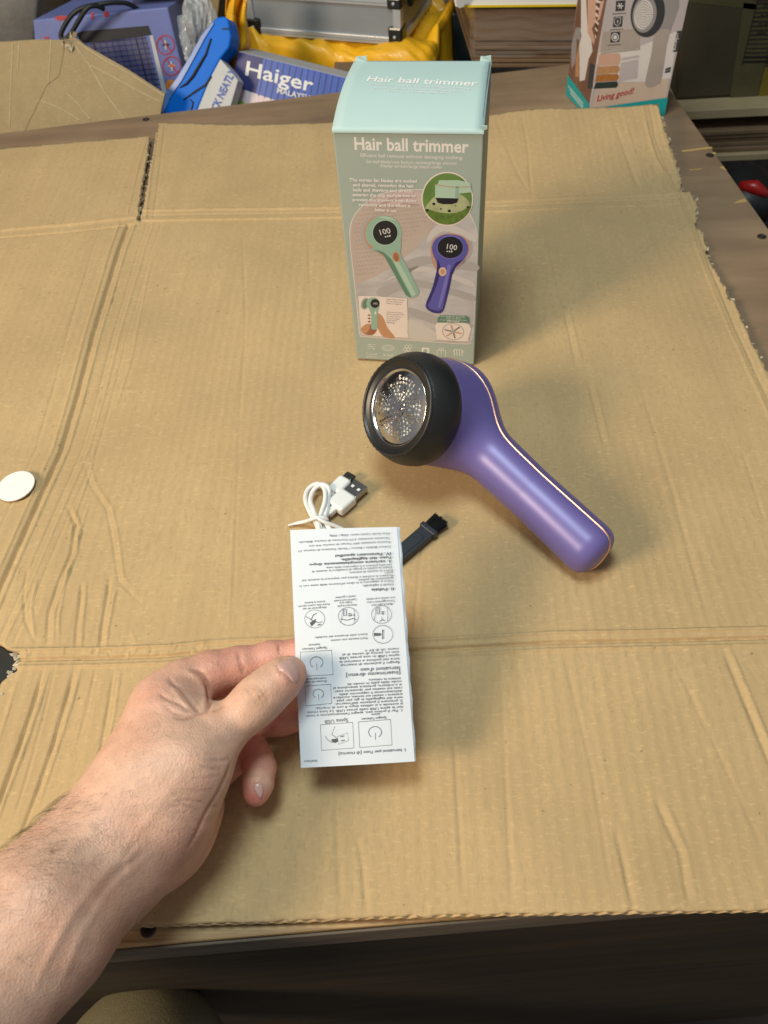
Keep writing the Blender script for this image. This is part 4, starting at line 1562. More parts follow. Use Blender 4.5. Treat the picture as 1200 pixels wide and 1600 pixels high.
    lp.text('lettering', INK if bold in (1, 3) else INK_L, txt, (x0, y0), (x1, y1), h=h, bold={0: .006, 1: .025, 2: .008, 3: .015}[bold])


def frame_(pts):
    lp.stroke('icon_print', INK_L, pts, 0.0003, 1, closed=True)


def power(c, r):
    lp.ring('icon_print', INK_L, c, r, r * .88, 0.00032, 1, a0=125, a1=415)
    lp.stroke('icon_print', INK_L, [(c[0] + .3, c[1] + r * .1), (c[0] + .6, c[1] + r * 1.2)], 0.00025)


frame_([(469, 1019), (518, 1016), (520.5, 1054), (472, 1057)]); power((494.6, 1035), 10)
frame_([(476.5, 1072), (516.7, 1069), (518, 1099), (478, 1103)]); power((497.5, 1084), 8.2)
frame_([(560, 1128), (610, 1124), (612.5, 1164), (562, 1168)]); power((586, 1144), 10)
frame_([(500.5, 1132.5), (551, 1128.7), (553, 1168.7), (502.5, 1172.5)])
lp.stroke('icon_print', INK_L, [(527, 1151), (543, 1145), (545, 1157), (529, 1163)], 0.0002, 1, closed=True)
for c in [(535, 1150.5), (536, 1157)]:
    lp.stroke('icon_print', INK_L, [(c[0] - 3, c[1] + .7), (c[0] + 3, c[1] - .7)], 0.0005)
lp.stroke('icon_print', INK_L, [(508, 1150), (512, 1156), (518, 1160), (523, 1160)], 0.00025)
lp.poly('icon_print', INK_L, [(518, 1155), (527, 1154), (529, 1158), (524, 1161), (518, 1158)])
lp.stroke('icon_print', INK_L, [(518, 1147), (527, 1154)], 0.00025)
for k in range(3):
    lp.stroke('icon_print', INK_L, [(519 + k * 1.6, 1146 - k * 4), (520 + k * 1.6, 1143.4 - k * 4)], 0.00025)
for cx, cy, kind in [(596, 960, 0), (544, 963, 1), (491.7, 967, 2), (598, 991, 3)]:
    lp.ring('icon_print', INK_L, (cx, cy), 15.6, 14, 0.0002, 1)
    if kind in (0, 1):
        lp.stroke('icon_print', INK_L, [(cx - 9, cy - 10), (cx - 10, cy + 2), (cx - 12, cy + 10)], 0.0002)
        lp.stroke('icon_print', INK_L, [(cx + 9, cy - 11), (cx + 10, cy + 2), (cx + 9, cy + 10)], 0.0002)
        lp.stroke('icon_print', INK_L, [(cx - 7, cy - 11), (cx - 3, cy - 11), (cx - 3, cy - 1), (cx - 7, cy - 1)], 0.0004, 1, closed=True)
        for yy in (-4, -1):
            lp.stroke('icon_print', INK, [(cx, cy + yy), (cx + 4, cy + yy)], 0.0005)
        if kind:
            lp.stroke('icon_print', INK_L, [(cx - 12, cy + 4), (cx - 2, cy + 6), (cx + 8, cy + 3), (cx + 12, cy + 5)], 0.0003)
            for xx in (5, 9):
                lp.poly('icon_print', INK, [(cx + xx - 1.3, cy - 1), (cx + xx, cy - 4), (cx + xx + 1.3, cy - 1)])
        else:
            lp.stroke('icon_print', INK_L, [(cx, cy + 4), (cx + 1, cy + 8), (cx - 3, cy + 11)], 0.0003)
            lp.stroke('icon_print', INK_L, [(cx + 1, cy + 8), (cx + 5, cy + 10)], 0.0003)
    elif kind == 2:
        lp.stroke('icon_print', INK_L, [(cx - 14, cy - 4), (cx - 4, cy + 2), (cx + 6, cy + 6), (cx + 12, cy + 4)], 0.0003)
        lp.stroke('icon_print', INK_L, [(cx - 6, cy + 2), (cx - 2, cy - 6), (cx + 3, cy - 9)], 0.0004)
        lp.poly('icon_print', INK_L, [(cx - 8, cy + 6), (cx + 1, cy + 1), (cx + 2, cy + 5), (cx - 5, cy + 12)])
        for k in range(4):
            lp.stroke('icon_print', INK, [(cx - 6 + k * 2, cy + 7 - k), (cx - 4 + k * 2, cy + 3 - k)], 0.0003)
        lp.stroke('icon_print', INK_L, [(cx + 4, cy + 10), (cx + 10, cy + 8)], 0.0005)
    else:
        lp.poly('icon_print', INK_L, [(cx - 14, cy - 2), (cx - 3, cy - 1.5), (cx - 3, cy + 2), (cx - 14, cy + 2.6)])
        lp.stroke('icon_print', INK, [(cx, cy - 7), (cx, cy + 7)], 0.0005)
        for s_ in (-1, 1):
            lp.poly('icon_print', INK, [(cx - 1.4, cy + s_ * 5), (cx, cy + s_ * 8), (cx + 1.4, cy + s_ * 5)])
lp.done()

# ------------------------------------------------------------------ charging cable
CABLEW = pm('white_cable_plastic', (0.80, 0.80, 0.80), rough=0.42, var=0.02, coat=0.1)
SHELLM = pm('plug_steel', (0.40, 0.40, 0.41), rough=0.30, metal=1.0, var=0.05, vscale=200)
DARKM = pm('dark_plug_steel', (0.11, 0.105, 0.10), rough=0.35, metal=0.9, var=0.05)
cable = thing('charging_cable', 'coiled white USB charging cable with two plugs, tied and lying behind the leaflet', 'cable', at(505, 800))
C1 = [(500, 880, .003), (494, 850, .004), (497, 826, .006), (484, 800, .007), (477, 780, .006), (482, 764, .006), (496, 756, .008), (507, 764, .011), (508, 782, .011), (502, 802, .0095), (499, 818, .009), (508, 848, .004), (520, 880, .003)]
C2 = [(512, 880, .003), (503, 850, .005), (498, 824, .009), (491, 800, .0085), (485, 782, .0075), (490, 766, .0085), (502, 757, .011), (513, 762, .0115), (514, 776, .009), (511, 795, .0085), (508, 812, .0085), (516, 828, .008), (530, 850, .004), (540, 880, .003)]
C3 = [(520, 880, .003), (510, 842, .004), (506, 820, .006), (508, 809, .007), (514, 801, .0068)]
C4 = [(490, 880, .003), (492, 850, .003), (500, 815, .004), (512, 790, .005), (520, 772, .0052)]
for Cx in (C1, C2, C3, C4):
    mb = MB()
    mb.tube(catmull([at(*p) for p in Cx], 8), 0.00175, 10)
    mb.obj('cord', CABLEW, cable, smooth=True)
mb = MB()
tp = catmull([at(*p) for p in [(450, 821, .003), (462, 818, .0035), (476, 815, .006), (488, 811, .012), (500, 808, .0135), (511, 812, .011), (506, 817, .005), (494, 815, .004), (489, 811, .009), (494, 808, .0135), (506, 815, .0125), (520, 820, .0095), (534, 826, .006), (545, 832, .004)]], 8)
mb.tube(tp, [0.0006 + 0.0008 * min(1, i / 12) for i in range(len(tp))], 8)
mb.obj('wire_tie', CABLEW, cable, smooth=True)


def oriented(O, ax, w, h, l, name, mat, parent, bevel, seg=3):
    ax = unit(np.array([ax[0], ax[1], 0.0]))
    sd = np.array([-ax[1], ax[0], 0.0])
    up = np.array([0, 0, 1.0])
    mb = MB()
    q = [O - sd * w / 2 - up * h / 2, O - sd * w / 2 + up * h / 2, O + sd * w / 2 + up * h / 2, O + sd * w / 2 - up * h / 2]
    mb.prism(q, ax * l)
    return mb.obj(name, mat, parent, bevel=bevel, seg=seg, smooth=False)


a0, a1 = at(517, 800, .0058), at(547, 773.5, .0058)
ax = unit((a1 - a0) * [1, 1, 0])
sd = np.array([-ax[1], ax[0], 0])
pa = oriented(a0 + ax * .0035, ax, .0150, .0085, .0165, 'plug_body', CABLEW, cable, .0022)
oriented(a0 - ax * .003, ax, .0052, .0052, .0075, 'strain_relief', CABLEW, pa, .0014)
sh = oriented(a0 + ax * .0200, ax, .0122, .0048, .0128, 'plug_shell', SHELLM, cable, .0005)
for s_ in (-1, 1):
    mb = MB()
    c = a0 + ax * .0265 + sd * s_ * .0029 + np.array([0, 0, .00245])
    mb.prism([c - ax * .0011 - sd * .0011, c + ax * .0011 - sd * .0011, c + ax * .0011 + sd * .0011, c - ax * .0011 + sd * .0011], (0, 0, .0001))
    mb.obj('shell_window', CABLEW, sh)
a0, a1 = at(519, 771, .0060), at(543, 747.5, .0060)
ax = unit((a1 - a0) * [1, 1, 0])
pb = oriented(a0 + ax * .0010, ax, .0112, .0068, .0155, 'plug_body', CABLEW, cable, .0024)
oriented(a0 + ax * .0163, ax, .0084, .0027, .0066, 'plug_tip', DARKM, cable, .0011)

# ------------------------------------------------------------------ cleaning brush
NAVY = pm('dark_slate_plastic', (0.022, 0.028, 0.038), rough=0.42, var=0.05, vscale=60)
BRIST = pm('black_bristle', (0.008, 0.008, 0.009), rough=0.5, var=0.2, vscale=500)
b0, b1 = at(604, 884, .005), at(690, 811, .005)
ax = unit((b1 - b0) * [1, 1, 0])
sd = np.array([-ax[1], ax[0], 0])
brush = thing('cleaning_brush', 'small dark slate cleaning brush with black bristles sticking out from under the leaflet', 'brush', b0)
BL_ = np.linalg.norm(b1 - b0)
hand_l = BL_ - .0145
mb = MB()
prof = [(0, .0036), (.002, .0050), (.006, .0056), (hand_l * .5, .0058), (hand_l - .004, .0060), (hand_l, .0060)]
outl = [b0 + ax * t - sd * w for t, w in prof] + [b0 + ax * t + sd * w for t, w in prof[::-1]]
mb.prism([p + [0, 0, .0018] for p in outl], (0, 0, -.0048))
hd = mb.obj('brush_handle', NAVY, brush, bevel=.0009)
mb = MB()
i_ = [b0 + ax * t + sd * w for t, w in [(hand_l - .008, .0036), (hand_l - .0068, .0026), (hand_l - .006, 0), (hand_l - .0068, -.0026), (hand_l - .008, -.0036), (.010, -.0034), (.009, 0), (.010, .0034)]]
mb.prism([p + [0, 0, .0024] for p in i_], (0, 0, -.0012))
mb.obj('grip_pad', NAVY, hd, bevel=.0004)
oriented(b0 + ax * (hand_l - .001), ax, .0142, .0062, .0042, 'collar', NAVY, brush, .0009)
mb = MB()
rg = np.random.default_rng(2)
for k in range(260):
    w, hgt = rg.uniform(-.0054, .0054), rg.uniform(-.0019, .0019)
    o = b0 + ax * (hand_l + .003) + sd * w + np.array([0, 0, hgt + .0002])
    e = o + ax * (.0112 + rg.normal(0, .0005)) + sd * (w * .10 + rg.normal(0, .0003)) + np.array([0, 0, rg.normal(0, .0003)])
    mb.tube([o, e], .00022, 4)
mb.obj('bristles', BRIST, brush, kind='stuff')
# ------------------------------------------------------------------ the person's left hand and forearm
def skin_mat():
    m = pm('skin', (0.5, 0.3, 0.2), rough=0.48, var=0.0, sss=0.10)
    nt = m.node_tree
    N, L = nt.nodes, nt.links
    b = N['Principled BSDF']
    at_ = N.new('ShaderNodeAttribute')
    at_.attribute_name = 'tone'
    tc = N.new('ShaderNodeTexCoord')
    n = N.new('ShaderNodeTexNoise')
    n.inputs['Scale'].default_value = 160
    n.inputs['Detail'].default_value = 5
    L.new(tc.outputs['Object'], n.inputs['Vector'])
    n2 = N.new('ShaderNodeTexNoise')
    n2.inputs['Scale'].default_value = 38
    n2.inputs['Detail'].default_value = 3
    L.new(tc.outputs['Object'], n2.inputs['Vector'])
    mr = N.new('ShaderNodeMapRange')
    mr.inputs['From Min'].default_value = .3
    mr.inputs['From Max'].default_value = .7
    mr.inputs['To Min'].default_value = .90
    mr.inputs['To Max'].default_value = 1.08
    L.new(n.outputs['Fac'], mr.inputs['Value'])
    ml = N.new('ShaderNodeVectorMath')
    ml.operation = 'SCALE'
    L.new(at_.outputs['Color'], ml.inputs[0])
    L.new(mr.outputs['Result'], ml.inputs['Scale'])
    mx = N.new('ShaderNodeMix')
    mx.data_type = 'RGBA'
    mx.blend_type = 'MULTIPLY'
    mr2 = N.new('ShaderNodeMapRange')
    mr2.inputs['From Min'].default_value = .45
    mr2.inputs['From Max'].default_value = .65
    mr2.inputs['To Max'].default_value = .35
    L.new(n2.outputs['Fac'], mr2.inputs['Value'])
    L.new(mr2.outputs['Result'], mx.inputs['Factor'])
    L.new(ml.outputs['Vector'], mx.inputs[6])
    mx.inputs[7].default_value = (.95, .74, .70, 1)
    L.new(mx.outputs[2], b.inputs['Base Color'])
    # fine skin relief: cells and lines
    v = N.new('ShaderNodeTexVoronoi')
    v.inputs['Scale'].default_value = 900
    L.new(tc.outputs['Object'], v.inputs['Vector'])
    n3 = N.new('ShaderNodeTexNoise')
    n3.inputs['Scale'].default_value = 500
    n3.inputs['Detail'].default_value = 6
    L.new(tc.outputs['Object'], n3.inputs['Vector'])
    ad = N.new('ShaderNodeMath')
    L.new(v.outputs['Distance'], ad.inputs[0])
    L.new(n3.outputs['Fac'], ad.inputs[1])
    bp = N.new('ShaderNodeBump')
    bp.inputs['Strength'].default_value = 0.35
    bp.inputs['Distance'].default_value = 0.00045
    L.new(ad.outputs[0], bp.inputs['Height'])
    L.new(bp.outputs['Normal'], b.inputs['Normal'])
    return m


SKIN = skin_mat()
NAIL = pm('fingernail', (0.62, 0.37, 0.32), rough=0.28, var=0.05, vscale=200, coat=0.3, sss=.05)
VW = RW[:, 2]                                      # away from the camera


def J(px, py, d, r):
    return deep(px, py, d), r * d / F


HS = SDF([-0.36, -0.005, -0.004], [-0.042, 0.245, 0.115], 0.00105)
person = thing('person', 'bare left forearm and hand of a person pinching the white leaflet, olive trousers below', 'person', (-0.16, 0.12, 0.05))


def limb(chain, k, sq=1.0, axis=None, kin=0.004, target=None):
    """one finger or limb as a chain of tapered pieces, blended into what is there"""
    pts = [J(*c) for c in chain]
    lo = np.min([p - r * 1.3 for p, r in pts], 0) - 0.012
    hi = np.max([p + r * 1.3 for p, r in pts], 0) + 0.012
    sl, G = HS.box(lo, hi)
    D = np.full(G[0].shape, 0.05, np.float32)
    for (a, ra), (b, rb) in zip(pts[:-1], pts[1:]):
        d = d_cone(G, a, b, ra, rb, axis if axis is not None else None, sq)
        h = np.clip(0.5 + 0.5 * (D - d) / kin, 0, 1)
        D = D + (d - D) * h - kin * h * (1 - h)
    HS.union(sl, D, k)


ball = lambda px, py, d, r, k, sq=1.0: limb([(px, py, d, r), (px + .6, py + .6, d, r)], k, sq, VW)
# forearm and wrist
limb([(-330, 1780, .33, 140), (-80, 1577, .338, 130), (55, 1450, .357, 109), (109, 1386, .375, 90), (158, 1342, .388, 85), (204, 1302, .397, 84)], .012, 0.80, VW, .015)
# hand body
limb([(190, 1312, .396, 84), (240, 1215, .405, 78), (270, 1130, .418, 56)], .018, 0.95, VW, .015)
ball(252, 1190, .428, 72, .020, .95)
ball(262, 1286, .418, 60, .020, .85)
limb([(252, 1326, .420, 49), (302, 1260, .433, 44)], .014)                   # heel of the hand, little-finger side
limb([(202, 1366, .402, 32), (268, 1308, .418, 42)], .016)
limb([(246, 1108, .424, 38), (262, 1180, .42, 55)], .014)
# thumb side muscle
limb([(268, 1262, .398, 62), (305, 1192, .404, 52), (340, 1148, .412, 36)], .014, 1.0, None, .012)
# index finger
limb([(253, 1096, .428, 34), (287, 1066, .436, 33), (330, 1052, .443, 32), (372, 1043, .449, 30), (425, 1030, .4535, 26), (468, 1024, .455, 24), (510, 1020, .456, 20)], .007, 1, None, .006)
# middle finger, tucked under the index
limb([(262, 1135, .436, 34), (316, 1098, .452, 31), (385, 1082, .461, 29), (440, 1082, .462, 25), (490, 1078, .460, 22)], .004, 1, None, .006)
# ring finger
limb([(280, 1190, .440, 33), (335, 1150, .463, 29), (392, 1128, .470, 27), (440, 1122, .466, 24), (490, 1118, .463, 20)], .004, 1, None, .006)
# little finger, curled back towards the viewer
limb([(292, 1245, .436, 32), (340, 1204, .448, 27), (388, 1172, .452, 24), (402, 1182, .446, 23.5)], .004, 1, None, .004)
limb([(396, 1172, .450, 23), (406, 1200, .440, 24), (403, 1226, .432, 22.5), (400, 1240, .429, 19)], .0025, 1, None, .004)
# thumb
limb([(318, 1172, .409, 44), (338, 1152, .412, 34), (366, 1128, .4165, 29.5), (388, 1108, .418, 31), (404, 1092, .4195, 33), (424, 1075, .4225, 30.5), (445, 1057, .426, 27.5), (455, 1050, .4275, 21)], .005, 1, None, .007)
limb([(255, 1090, .430, 30), (300, 1120, .428, 22), (330, 1130, .420, 20)], .012)      # web between thumb and index

V, Q = surface_nets(HS.D, HS.lo, HS.h)
for _ in range(2):
    N = sdf_normals(HS.D, HS.lo, HS.h, V)
    d = sample(HS.D, HS.lo, HS.h, V)
    V = V - N * np.clip(d, -.0008, .0008)[:, None]
N = sdf_normals(HS.D, HS.lo, HS.h, V, 1.2)
PX = project(V)
vis = ((CAM - V) * N).sum(1) / np.linalg.norm(CAM - V, axis=1)
fac = np.clip((vis - 0.02) / 0.25, 0, 1)
DSP = np.zeros(len(V))
fdep = depth_of(V)


def crease(poly, w, h, dmax=9, ends=1):
    """a fold (h<0) or ridge (h>0): survey-photo polyline, width px, height mm"""
    poly = np.array(catmull([np.array(p, float) for p in poly], 5)) if len(poly) > 2 else np.array(poly, float)
    lo, hi = poly.min(0) - 4 * w, poly.max(0) + 4 * w
    k = np.where((PX[:, 0] > lo[0]) & (PX[:, 0] < hi[0]) & (PX[:, 1] > lo[1]) & (PX[:, 1] < hi[1]) & (fac > 0) & (fdep < dmax))[0]
    if not len(k):
        return
    d, run = pdist(PX[k], poly)
    t = np.clip(np.minimum(run, 1 - run) * 5, 0, 1) if ends else 1
    DSP[k] += np.exp(-(d / w) ** 2) * h * .001 * t * fac[k]


# index finger joint creases
for x in (371, 375):
    crease([(x, 1014), (x + 2, 1030), (x + 6, 1044), (x + 9, 1056)], 1.8, -.55)
crease([(434, 1004), (436, 1014), (437, 1024)], 1.6, -.5)
crease([(380, 1038), (388, 1048), (392, 1056)], 1.6, -.4)
# folds of the web
crease([(296, 1046), (312, 1052), (322, 1066), (326, 1083), (327, 1100), (322, 1112)], 3.2, -1.7, .447)
crease([(288, 1048), (306, 1058), (316, 1075), (319, 1095), (316, 1108)], 4.5, 1.1, .447)
crease([(262, 1056), (270, 1068), (282, 1076), (294, 1092), (306, 1108), (312, 1112)], 2.6, -1.0, .447)
crease([(268, 1072), (282, 1092), (298, 1108)], 3.0, .6, .447)
crease([(246, 1080), (258, 1090), (276, 1098), (300, 1112)], 2.4, -.7, .447)
crease([(252, 1098), (270, 1112), (288, 1118), (304, 1118)], 2.2, -.5, .447)
crease([(270, 1120), (292, 1122), (314, 1114), (330, 1110)], 2.4, -.8, .447)
crease([(330, 1112), (345, 1106), (352, 1100)], 2.0, -.6, .43)
# thumb knuckle wrinkles
for a, b, h in [([(379, 1072), (388, 1080), (398, 1092), (406, 1104)], 1.5, -.5), ([(384, 1068), (396, 1076), (408, 1092), (414, 1104)], 1.5, -.55), ([(392, 1066), (404, 1074), (415, 1088), (420, 1100)], 1.4, -.5),
                ([(388, 1072), (390, 1084), (402, 1088), (408, 1080)], 1.3, -.4), ([(376, 1080), (384, 1092), (394, 1106)], 1.4, -.35), ([(410, 1072), (418, 1082), (423, 1093)], 1.3, -.3)]:
    crease(a, b, h, .43)
crease([(398, 1078), (406, 1090)], 7, .7, .43)
# thumb base creases
for a, b, h in [([(318, 1186), (336, 1188), (352, 1187), (361, 1183)], 1.5, -.7), ([(314, 1196), (332, 1201), (348, 1202)], 1.5, -.5), ([(300, 1214), (326, 1215), (346, 1212)], 1.5, -.4), ([(306, 1178), (330, 1178), (352, 1174)], 1.4, -.3),
                ([(288, 1232), (312, 1236), (334, 1234)], 1.5, -.4), ([(272, 1252), (300, 1250), (322, 1256)], 1.6, -.6), ([(262, 1262), (288, 1258), (312, 1266)], 1.6, -.5), ([(268, 1270), (296, 1270)], 1.5, -.4),
                ([(258, 1246), (280, 1242), (302, 1240)], 1.4, -.3), ([(210, 1268), (230, 1280), (246, 1296)], 1.8, -.3), ([(240, 1290), (262, 1300), (276, 1300)], 1.8, -.3)]:
    crease(a, b, h, .43)
# palm crease behind the thumb muscle
crease([(362, 1186), (356, 1206), (342, 1236), (322, 1270), (305, 1306), (290, 1330)], 2.6, -.9, .447)
# tendons and veins of the wrist and forearm
crease([(300, 1190), (262, 1240), (228, 1286), (196, 1324), (148, 1376), (92, 1446)], 9, .4, .43)
crease([(244, 1312), (204, 1336), (172, 1358), (140, 1394), (104, 1444), (74, 1500), (48, 1560)], 7, .5, .43)
crease([(238, 1302), (214, 1324), (200, 1350), (206, 1372)], 6, .35, .43)
crease([(250, 1322), (206, 1356), (168, 1394), (138, 1440), (110, 1500), (84, 1570)], 7, .4, .43)
crease([(226, 1336), (186, 1364), (154, 1404), (124, 1452)], 6, -.4, .43)
crease([(150, 1290), (130, 1310), (100, 1340)], 10, .5, .43)
crease([(200, 1130), (214, 1112), (232, 1098), (252, 1090)], 9, .5, .447)
rg = np.random.default_rng(11)
for k in range(70):                                     # faint crosswise skin lines
    x, y = rg.uniform(205, 345), rg.uniform(1130, 1300)
    l = rg.uniform(10, 26)
    crease([(x, y), (x + l * .5, y + 2 + rg.normal(0, 1)), (x + l, y + rg.normal(0, 3))], 1.3, -rg.uniform(.08, .22), .43)
for k in range(60):
    x, y = rg.uniform(150, 290), rg.uniform(1200, 1380)
    l = rg.uniform(10, 30)
    crease([(x, y), (x + l * .6, y + l * .7)], 1.5, -rg.uniform(.06, .16), .43)
for cx, cy, s_ in [(352, 1035, 1), (410, 1030, 1), (405, 1205, .7)]:
    for k in range(8):
        x, y = cx + rg.uniform(-25, 25), cy + rg.uniform(-18, 18)
        crease([(x, y), (x + rg.normal(0, 2), y + rg.uniform(6, 14))], 1.2, -rg.uniform(.05, .15))
for o_ in ([(433, 1039), (441, 1033), (452, 1030), (460, 1034), (466, 1044)], [(433, 1039), (437, 1048), (448, 1055), (458, 1066)]):
    crease(o_, 1.5, -.45, .437, 0)
crease([(428, 1040), (432, 1050), (442, 1060), (452, 1070)], 3, .3, .437)
crease([(397, 1222), (396, 1232), (401, 1243), (406, 1249)], 1.3, -.35, .445, 0)
V = V + N * DSP[:, None]
# skin tone: paler forearm, pinker fingers and joints, small mole
base = np.array(lin(216, 172, 148))
pink = np.array(lin(220, 152, 134))
palm = np.array(lin(220, 164, 144))
tone = np.tile(base, (len(V), 1))
def blend(mask, col):
    global tone
    mask = np.clip(mask, 0, 1)[:, None]
    tone = tone * (1 - mask) + np.asarray(col) * mask
def spot(px, py, r, dmax=9): return np.exp(-(((PX[:, 0] - px) ** 2 + (PX[:, 1] - py) ** 2) / r ** 2)) * (fdep < dmax)
fing = np.clip((PX[:, 0] - 290) / 70, 0, 1) * np.clip((1290 - PX[:, 1]) / 30, 0, 1)
blend(fing * (fdep > .43) * .65, pink)
blend(np.clip((fdep - .425) / .03, 0, 1) * .6, pink)
blend(spot(458, 1058, 30, .436) * .55, pink)
blend(spot(398, 1246, 22) * .9, np.array(lin(214, 120, 106)) * .9)
blend(spot(235, 1078, 42) * .35, pink)
blend(spot(310, 1340, 60) * .6 * (PX[:, 0] > 250), palm)
blend(spot(402, 1090, 20, .43) * .5, np.array(lin(190, 140, 104)) * .9)
blend(np.exp(-(((PX[:, 0] - 83) ** 2 + (PX[:, 1] - 1330.5) ** 2) / 2.2 ** 2)) * .8, np.array(lin(120, 78, 58)))
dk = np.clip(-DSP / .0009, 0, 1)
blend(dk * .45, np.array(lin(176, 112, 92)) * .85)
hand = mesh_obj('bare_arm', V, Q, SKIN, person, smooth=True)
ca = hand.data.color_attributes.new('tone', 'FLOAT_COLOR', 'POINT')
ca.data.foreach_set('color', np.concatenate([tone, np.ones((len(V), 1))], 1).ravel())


def hit(px, py, start=.405, end=.52):
    """first skin surface met along a line of sight"""
    d = start
    while d < end:
        P = deep(px, py, d)
        v = sample(HS.D, HS.lo, HS.h, P[None])[0]
        if v < 0.0001:
            return P
        d += max(v * .7, .0001)
    return deep(px, py, end)


def nail(outline, name_label, lift, cen):
    """a curved plate following the fingertip"""
    pts = catmull([np.array(p, float) for p in outline], 4, True)
    c = np.mean(pts, 0)
    rings = [(1.0, .00005), (.94, lift), (.6, lift * 1.25), (.25, lift * 1.3)]
    V_, F_ = [], []
    m = len(pts)
    for s_, l in rings:
        for p in pts:
            q = c + (p - c) * s_
            P = hit(*q)
            n = sdf_normals(HS.D, HS.lo, HS.h, P[None], 2.0)[0]
            V_.append(P + n * l)
    for r in range(len(rings) - 1):
        for i in range(m):
            j = (i + 1) % m
            F_.append((r * m + i, r * m + j, (r + 1) * m + j, (r + 1) * m + i))
    F_.append(tuple((len(rings) - 1) * m + i for i in range(m)))
    mb = MB()
    mb.v, mb.f = V_, F_
    o = mb.obj('fingernail', NAIL, hand, smooth=True)
    return o


nail([(433, 1039), (441, 1033), (452, 1030), (460, 1034), (466, 1044), (467, 1057), (463, 1067), (458, 1066), (448, 1055), (437, 1048)], 'thumb', .0005, None)
nail([(398, 1226), (403, 1223), (409, 1225), (411, 1234), (409, 1245), (406, 1248), (402, 1241), (397, 1233)], 'little', .0004, None)

# body hair on the forearm
HAIR = pm('arm_hair', (0.05, 0.033, 0.022), rough=0.5, var=0)
mb = MB()
cand = np.where((PX[:, 1] < 1600) & (PX[:, 0] > -60) & (fdep < .43) & (PX[:, 0] < 300) & (vis > -.25) & (PX[:, 1] > 1125))[0]
along = unit(J(-80, 1592, .338, 1)[0] - J(205, 1308, .396, 1)[0])
upv = unit(np.cross(along, VW))
if project(J(100, 1400, .37, 1)[0] + upv * .01)[1] > project(J(100, 1400, .37, 1)[0])[1]:
    upv = -upv
axp = np.array([205, 1308.]) - np.array([-80, 1592.])
nrm = np.array([axp[1], -axp[0]]) / np.linalg.norm(axp)
side = (PX - np.array([205, 1308.])) @ nrm
if side[np.argmin(np.hypot(PX[:, 0] - 100, PX[:, 1] - 1290))] < 0:
    side = -side
cnt = 0
for i in rg.permutation(cand):
    if cnt > 520:
        break
    x, y = PX[i]
    sd_ = side[i]
    dens = np.clip((sd_ + 30) / 110, 0.0, 1) if y > 1230 else .03 + .25 * np.exp(-((x - 245) ** 2 + (y - 1155) ** 2) / 30 ** 2)
    if y > 1230 and sd_ < -20:
        dens = .03
    if rg.uniform() > dens:
        continue
    cnt += 1
    n = N[i]
    t = along * rg.uniform(.3, 1.0) - upv * rg.normal(-.15, .5)
    if y < 1230:
        t = unit(-along + upv * rg.normal(.5, .4))
    t = unit(t - n * (t @ n))
    L_ = rg.uniform(.004, .010) if y > 1230 else rg.uniform(.002, .004)
    c = unit(np.cross(t, n)) * rg.normal(0, .25)
    p0 = V[i] - n * .0002
    pts_ = [p0, p0 + (t * .5 + n * .34 + c * .1) * L_ * .5, p0 + (t * .95 + n * .38 + c * .5) * L_ * .8, p0 + (t * 1.2 + n * .30 + c) * L_]
    mb.tube(pts_, [.000045, .00004, .00003, .000015], 3, cap=False)
mb.obj('arm_hair', HAIR, hand, kind='stuff')

# trousers at the bottom edge, under the bench edge
TROUS = pm('olive_trouser_cloth', (0.17, 0.15, 0.085), rough=0.9, var=0.12, vscale=500, bump=0.0003, bscale=900)
mb = MB()
kc = at(230, 1686, -.20)
leg_ = [kc + np.array([.004, .046, -.008]), kc + np.array([0, .01, 0]), kc + np.array([-.02, -.10, -.02]), kc + np.array([-.05, -.34, -.05])]
mb.tube(catmull(leg_, 8), [0.004 + .054 * min(1, (i / 8)) ** .5 + .01 * min(1, i / 25) for i in range(25)], 40)
mb.obj('trousers', TROUS, person, smooth=True)
# ------------------------------------------------------------------ surroundings behind the bench
WALLM = pm('dull_wall', (0.10, 0.085, 0.065), rough=0.9, var=0.15, vscale=4)
FLOORM = pm('dark_concrete', (0.05, 0.045, 0.04), rough=0.85, var=0.25, vscale=6)
mb = MB()
mb.prism([(-7, 2.6, -.9), (7, 2.6, -.9), (7, 2.6, 3.2), (-7, 2.6, 3.2)], (0, .1, 0))
w_ = mb.obj('wall', WALLM)
w_['kind'] = 'structure'
mb = MB()
mb.prism([(-7, -5, -.8), (7, -5, -.8), (7, 2.6, -.8), (-7, 2.6, -.8)], (0, 0, -.05))
f_ = mb.obj('floor', FLOORM)
f_['kind'] = 'structure'
low = thing('back_shelf', 'low wooden shelf behind the bench carrying the packages', 'shelf', (-.4, 1.5, -.15))
mb = MB()
mb.prism([(-1.3, 1.12, -.15), (.36, 1.14, -.15), (.36, 2.4, -.15), (-1.3, 2.4, -.15)], (0, 0, -.02))
mb.obj('shelf_board', GREYWOOD, low, bevel=.001)
for x, y in ((-1.25, 1.2), (.30, 1.2), (-1.25, 2.3), (.30, 2.3)):
    mb = MB()
    mb.prism([(x, y, -.1705), (x + .05, y, -.1705), (x + .05, y + .05, -.1705), (x, y + .05, -.1705)], (0, 0, -.629))
    mb.obj('leg', GREYWOOD, low)


def pl_quad(px, O, n):
    return [on_plane(x, y, np.array(O, float), unit(n)) for x, y in px]


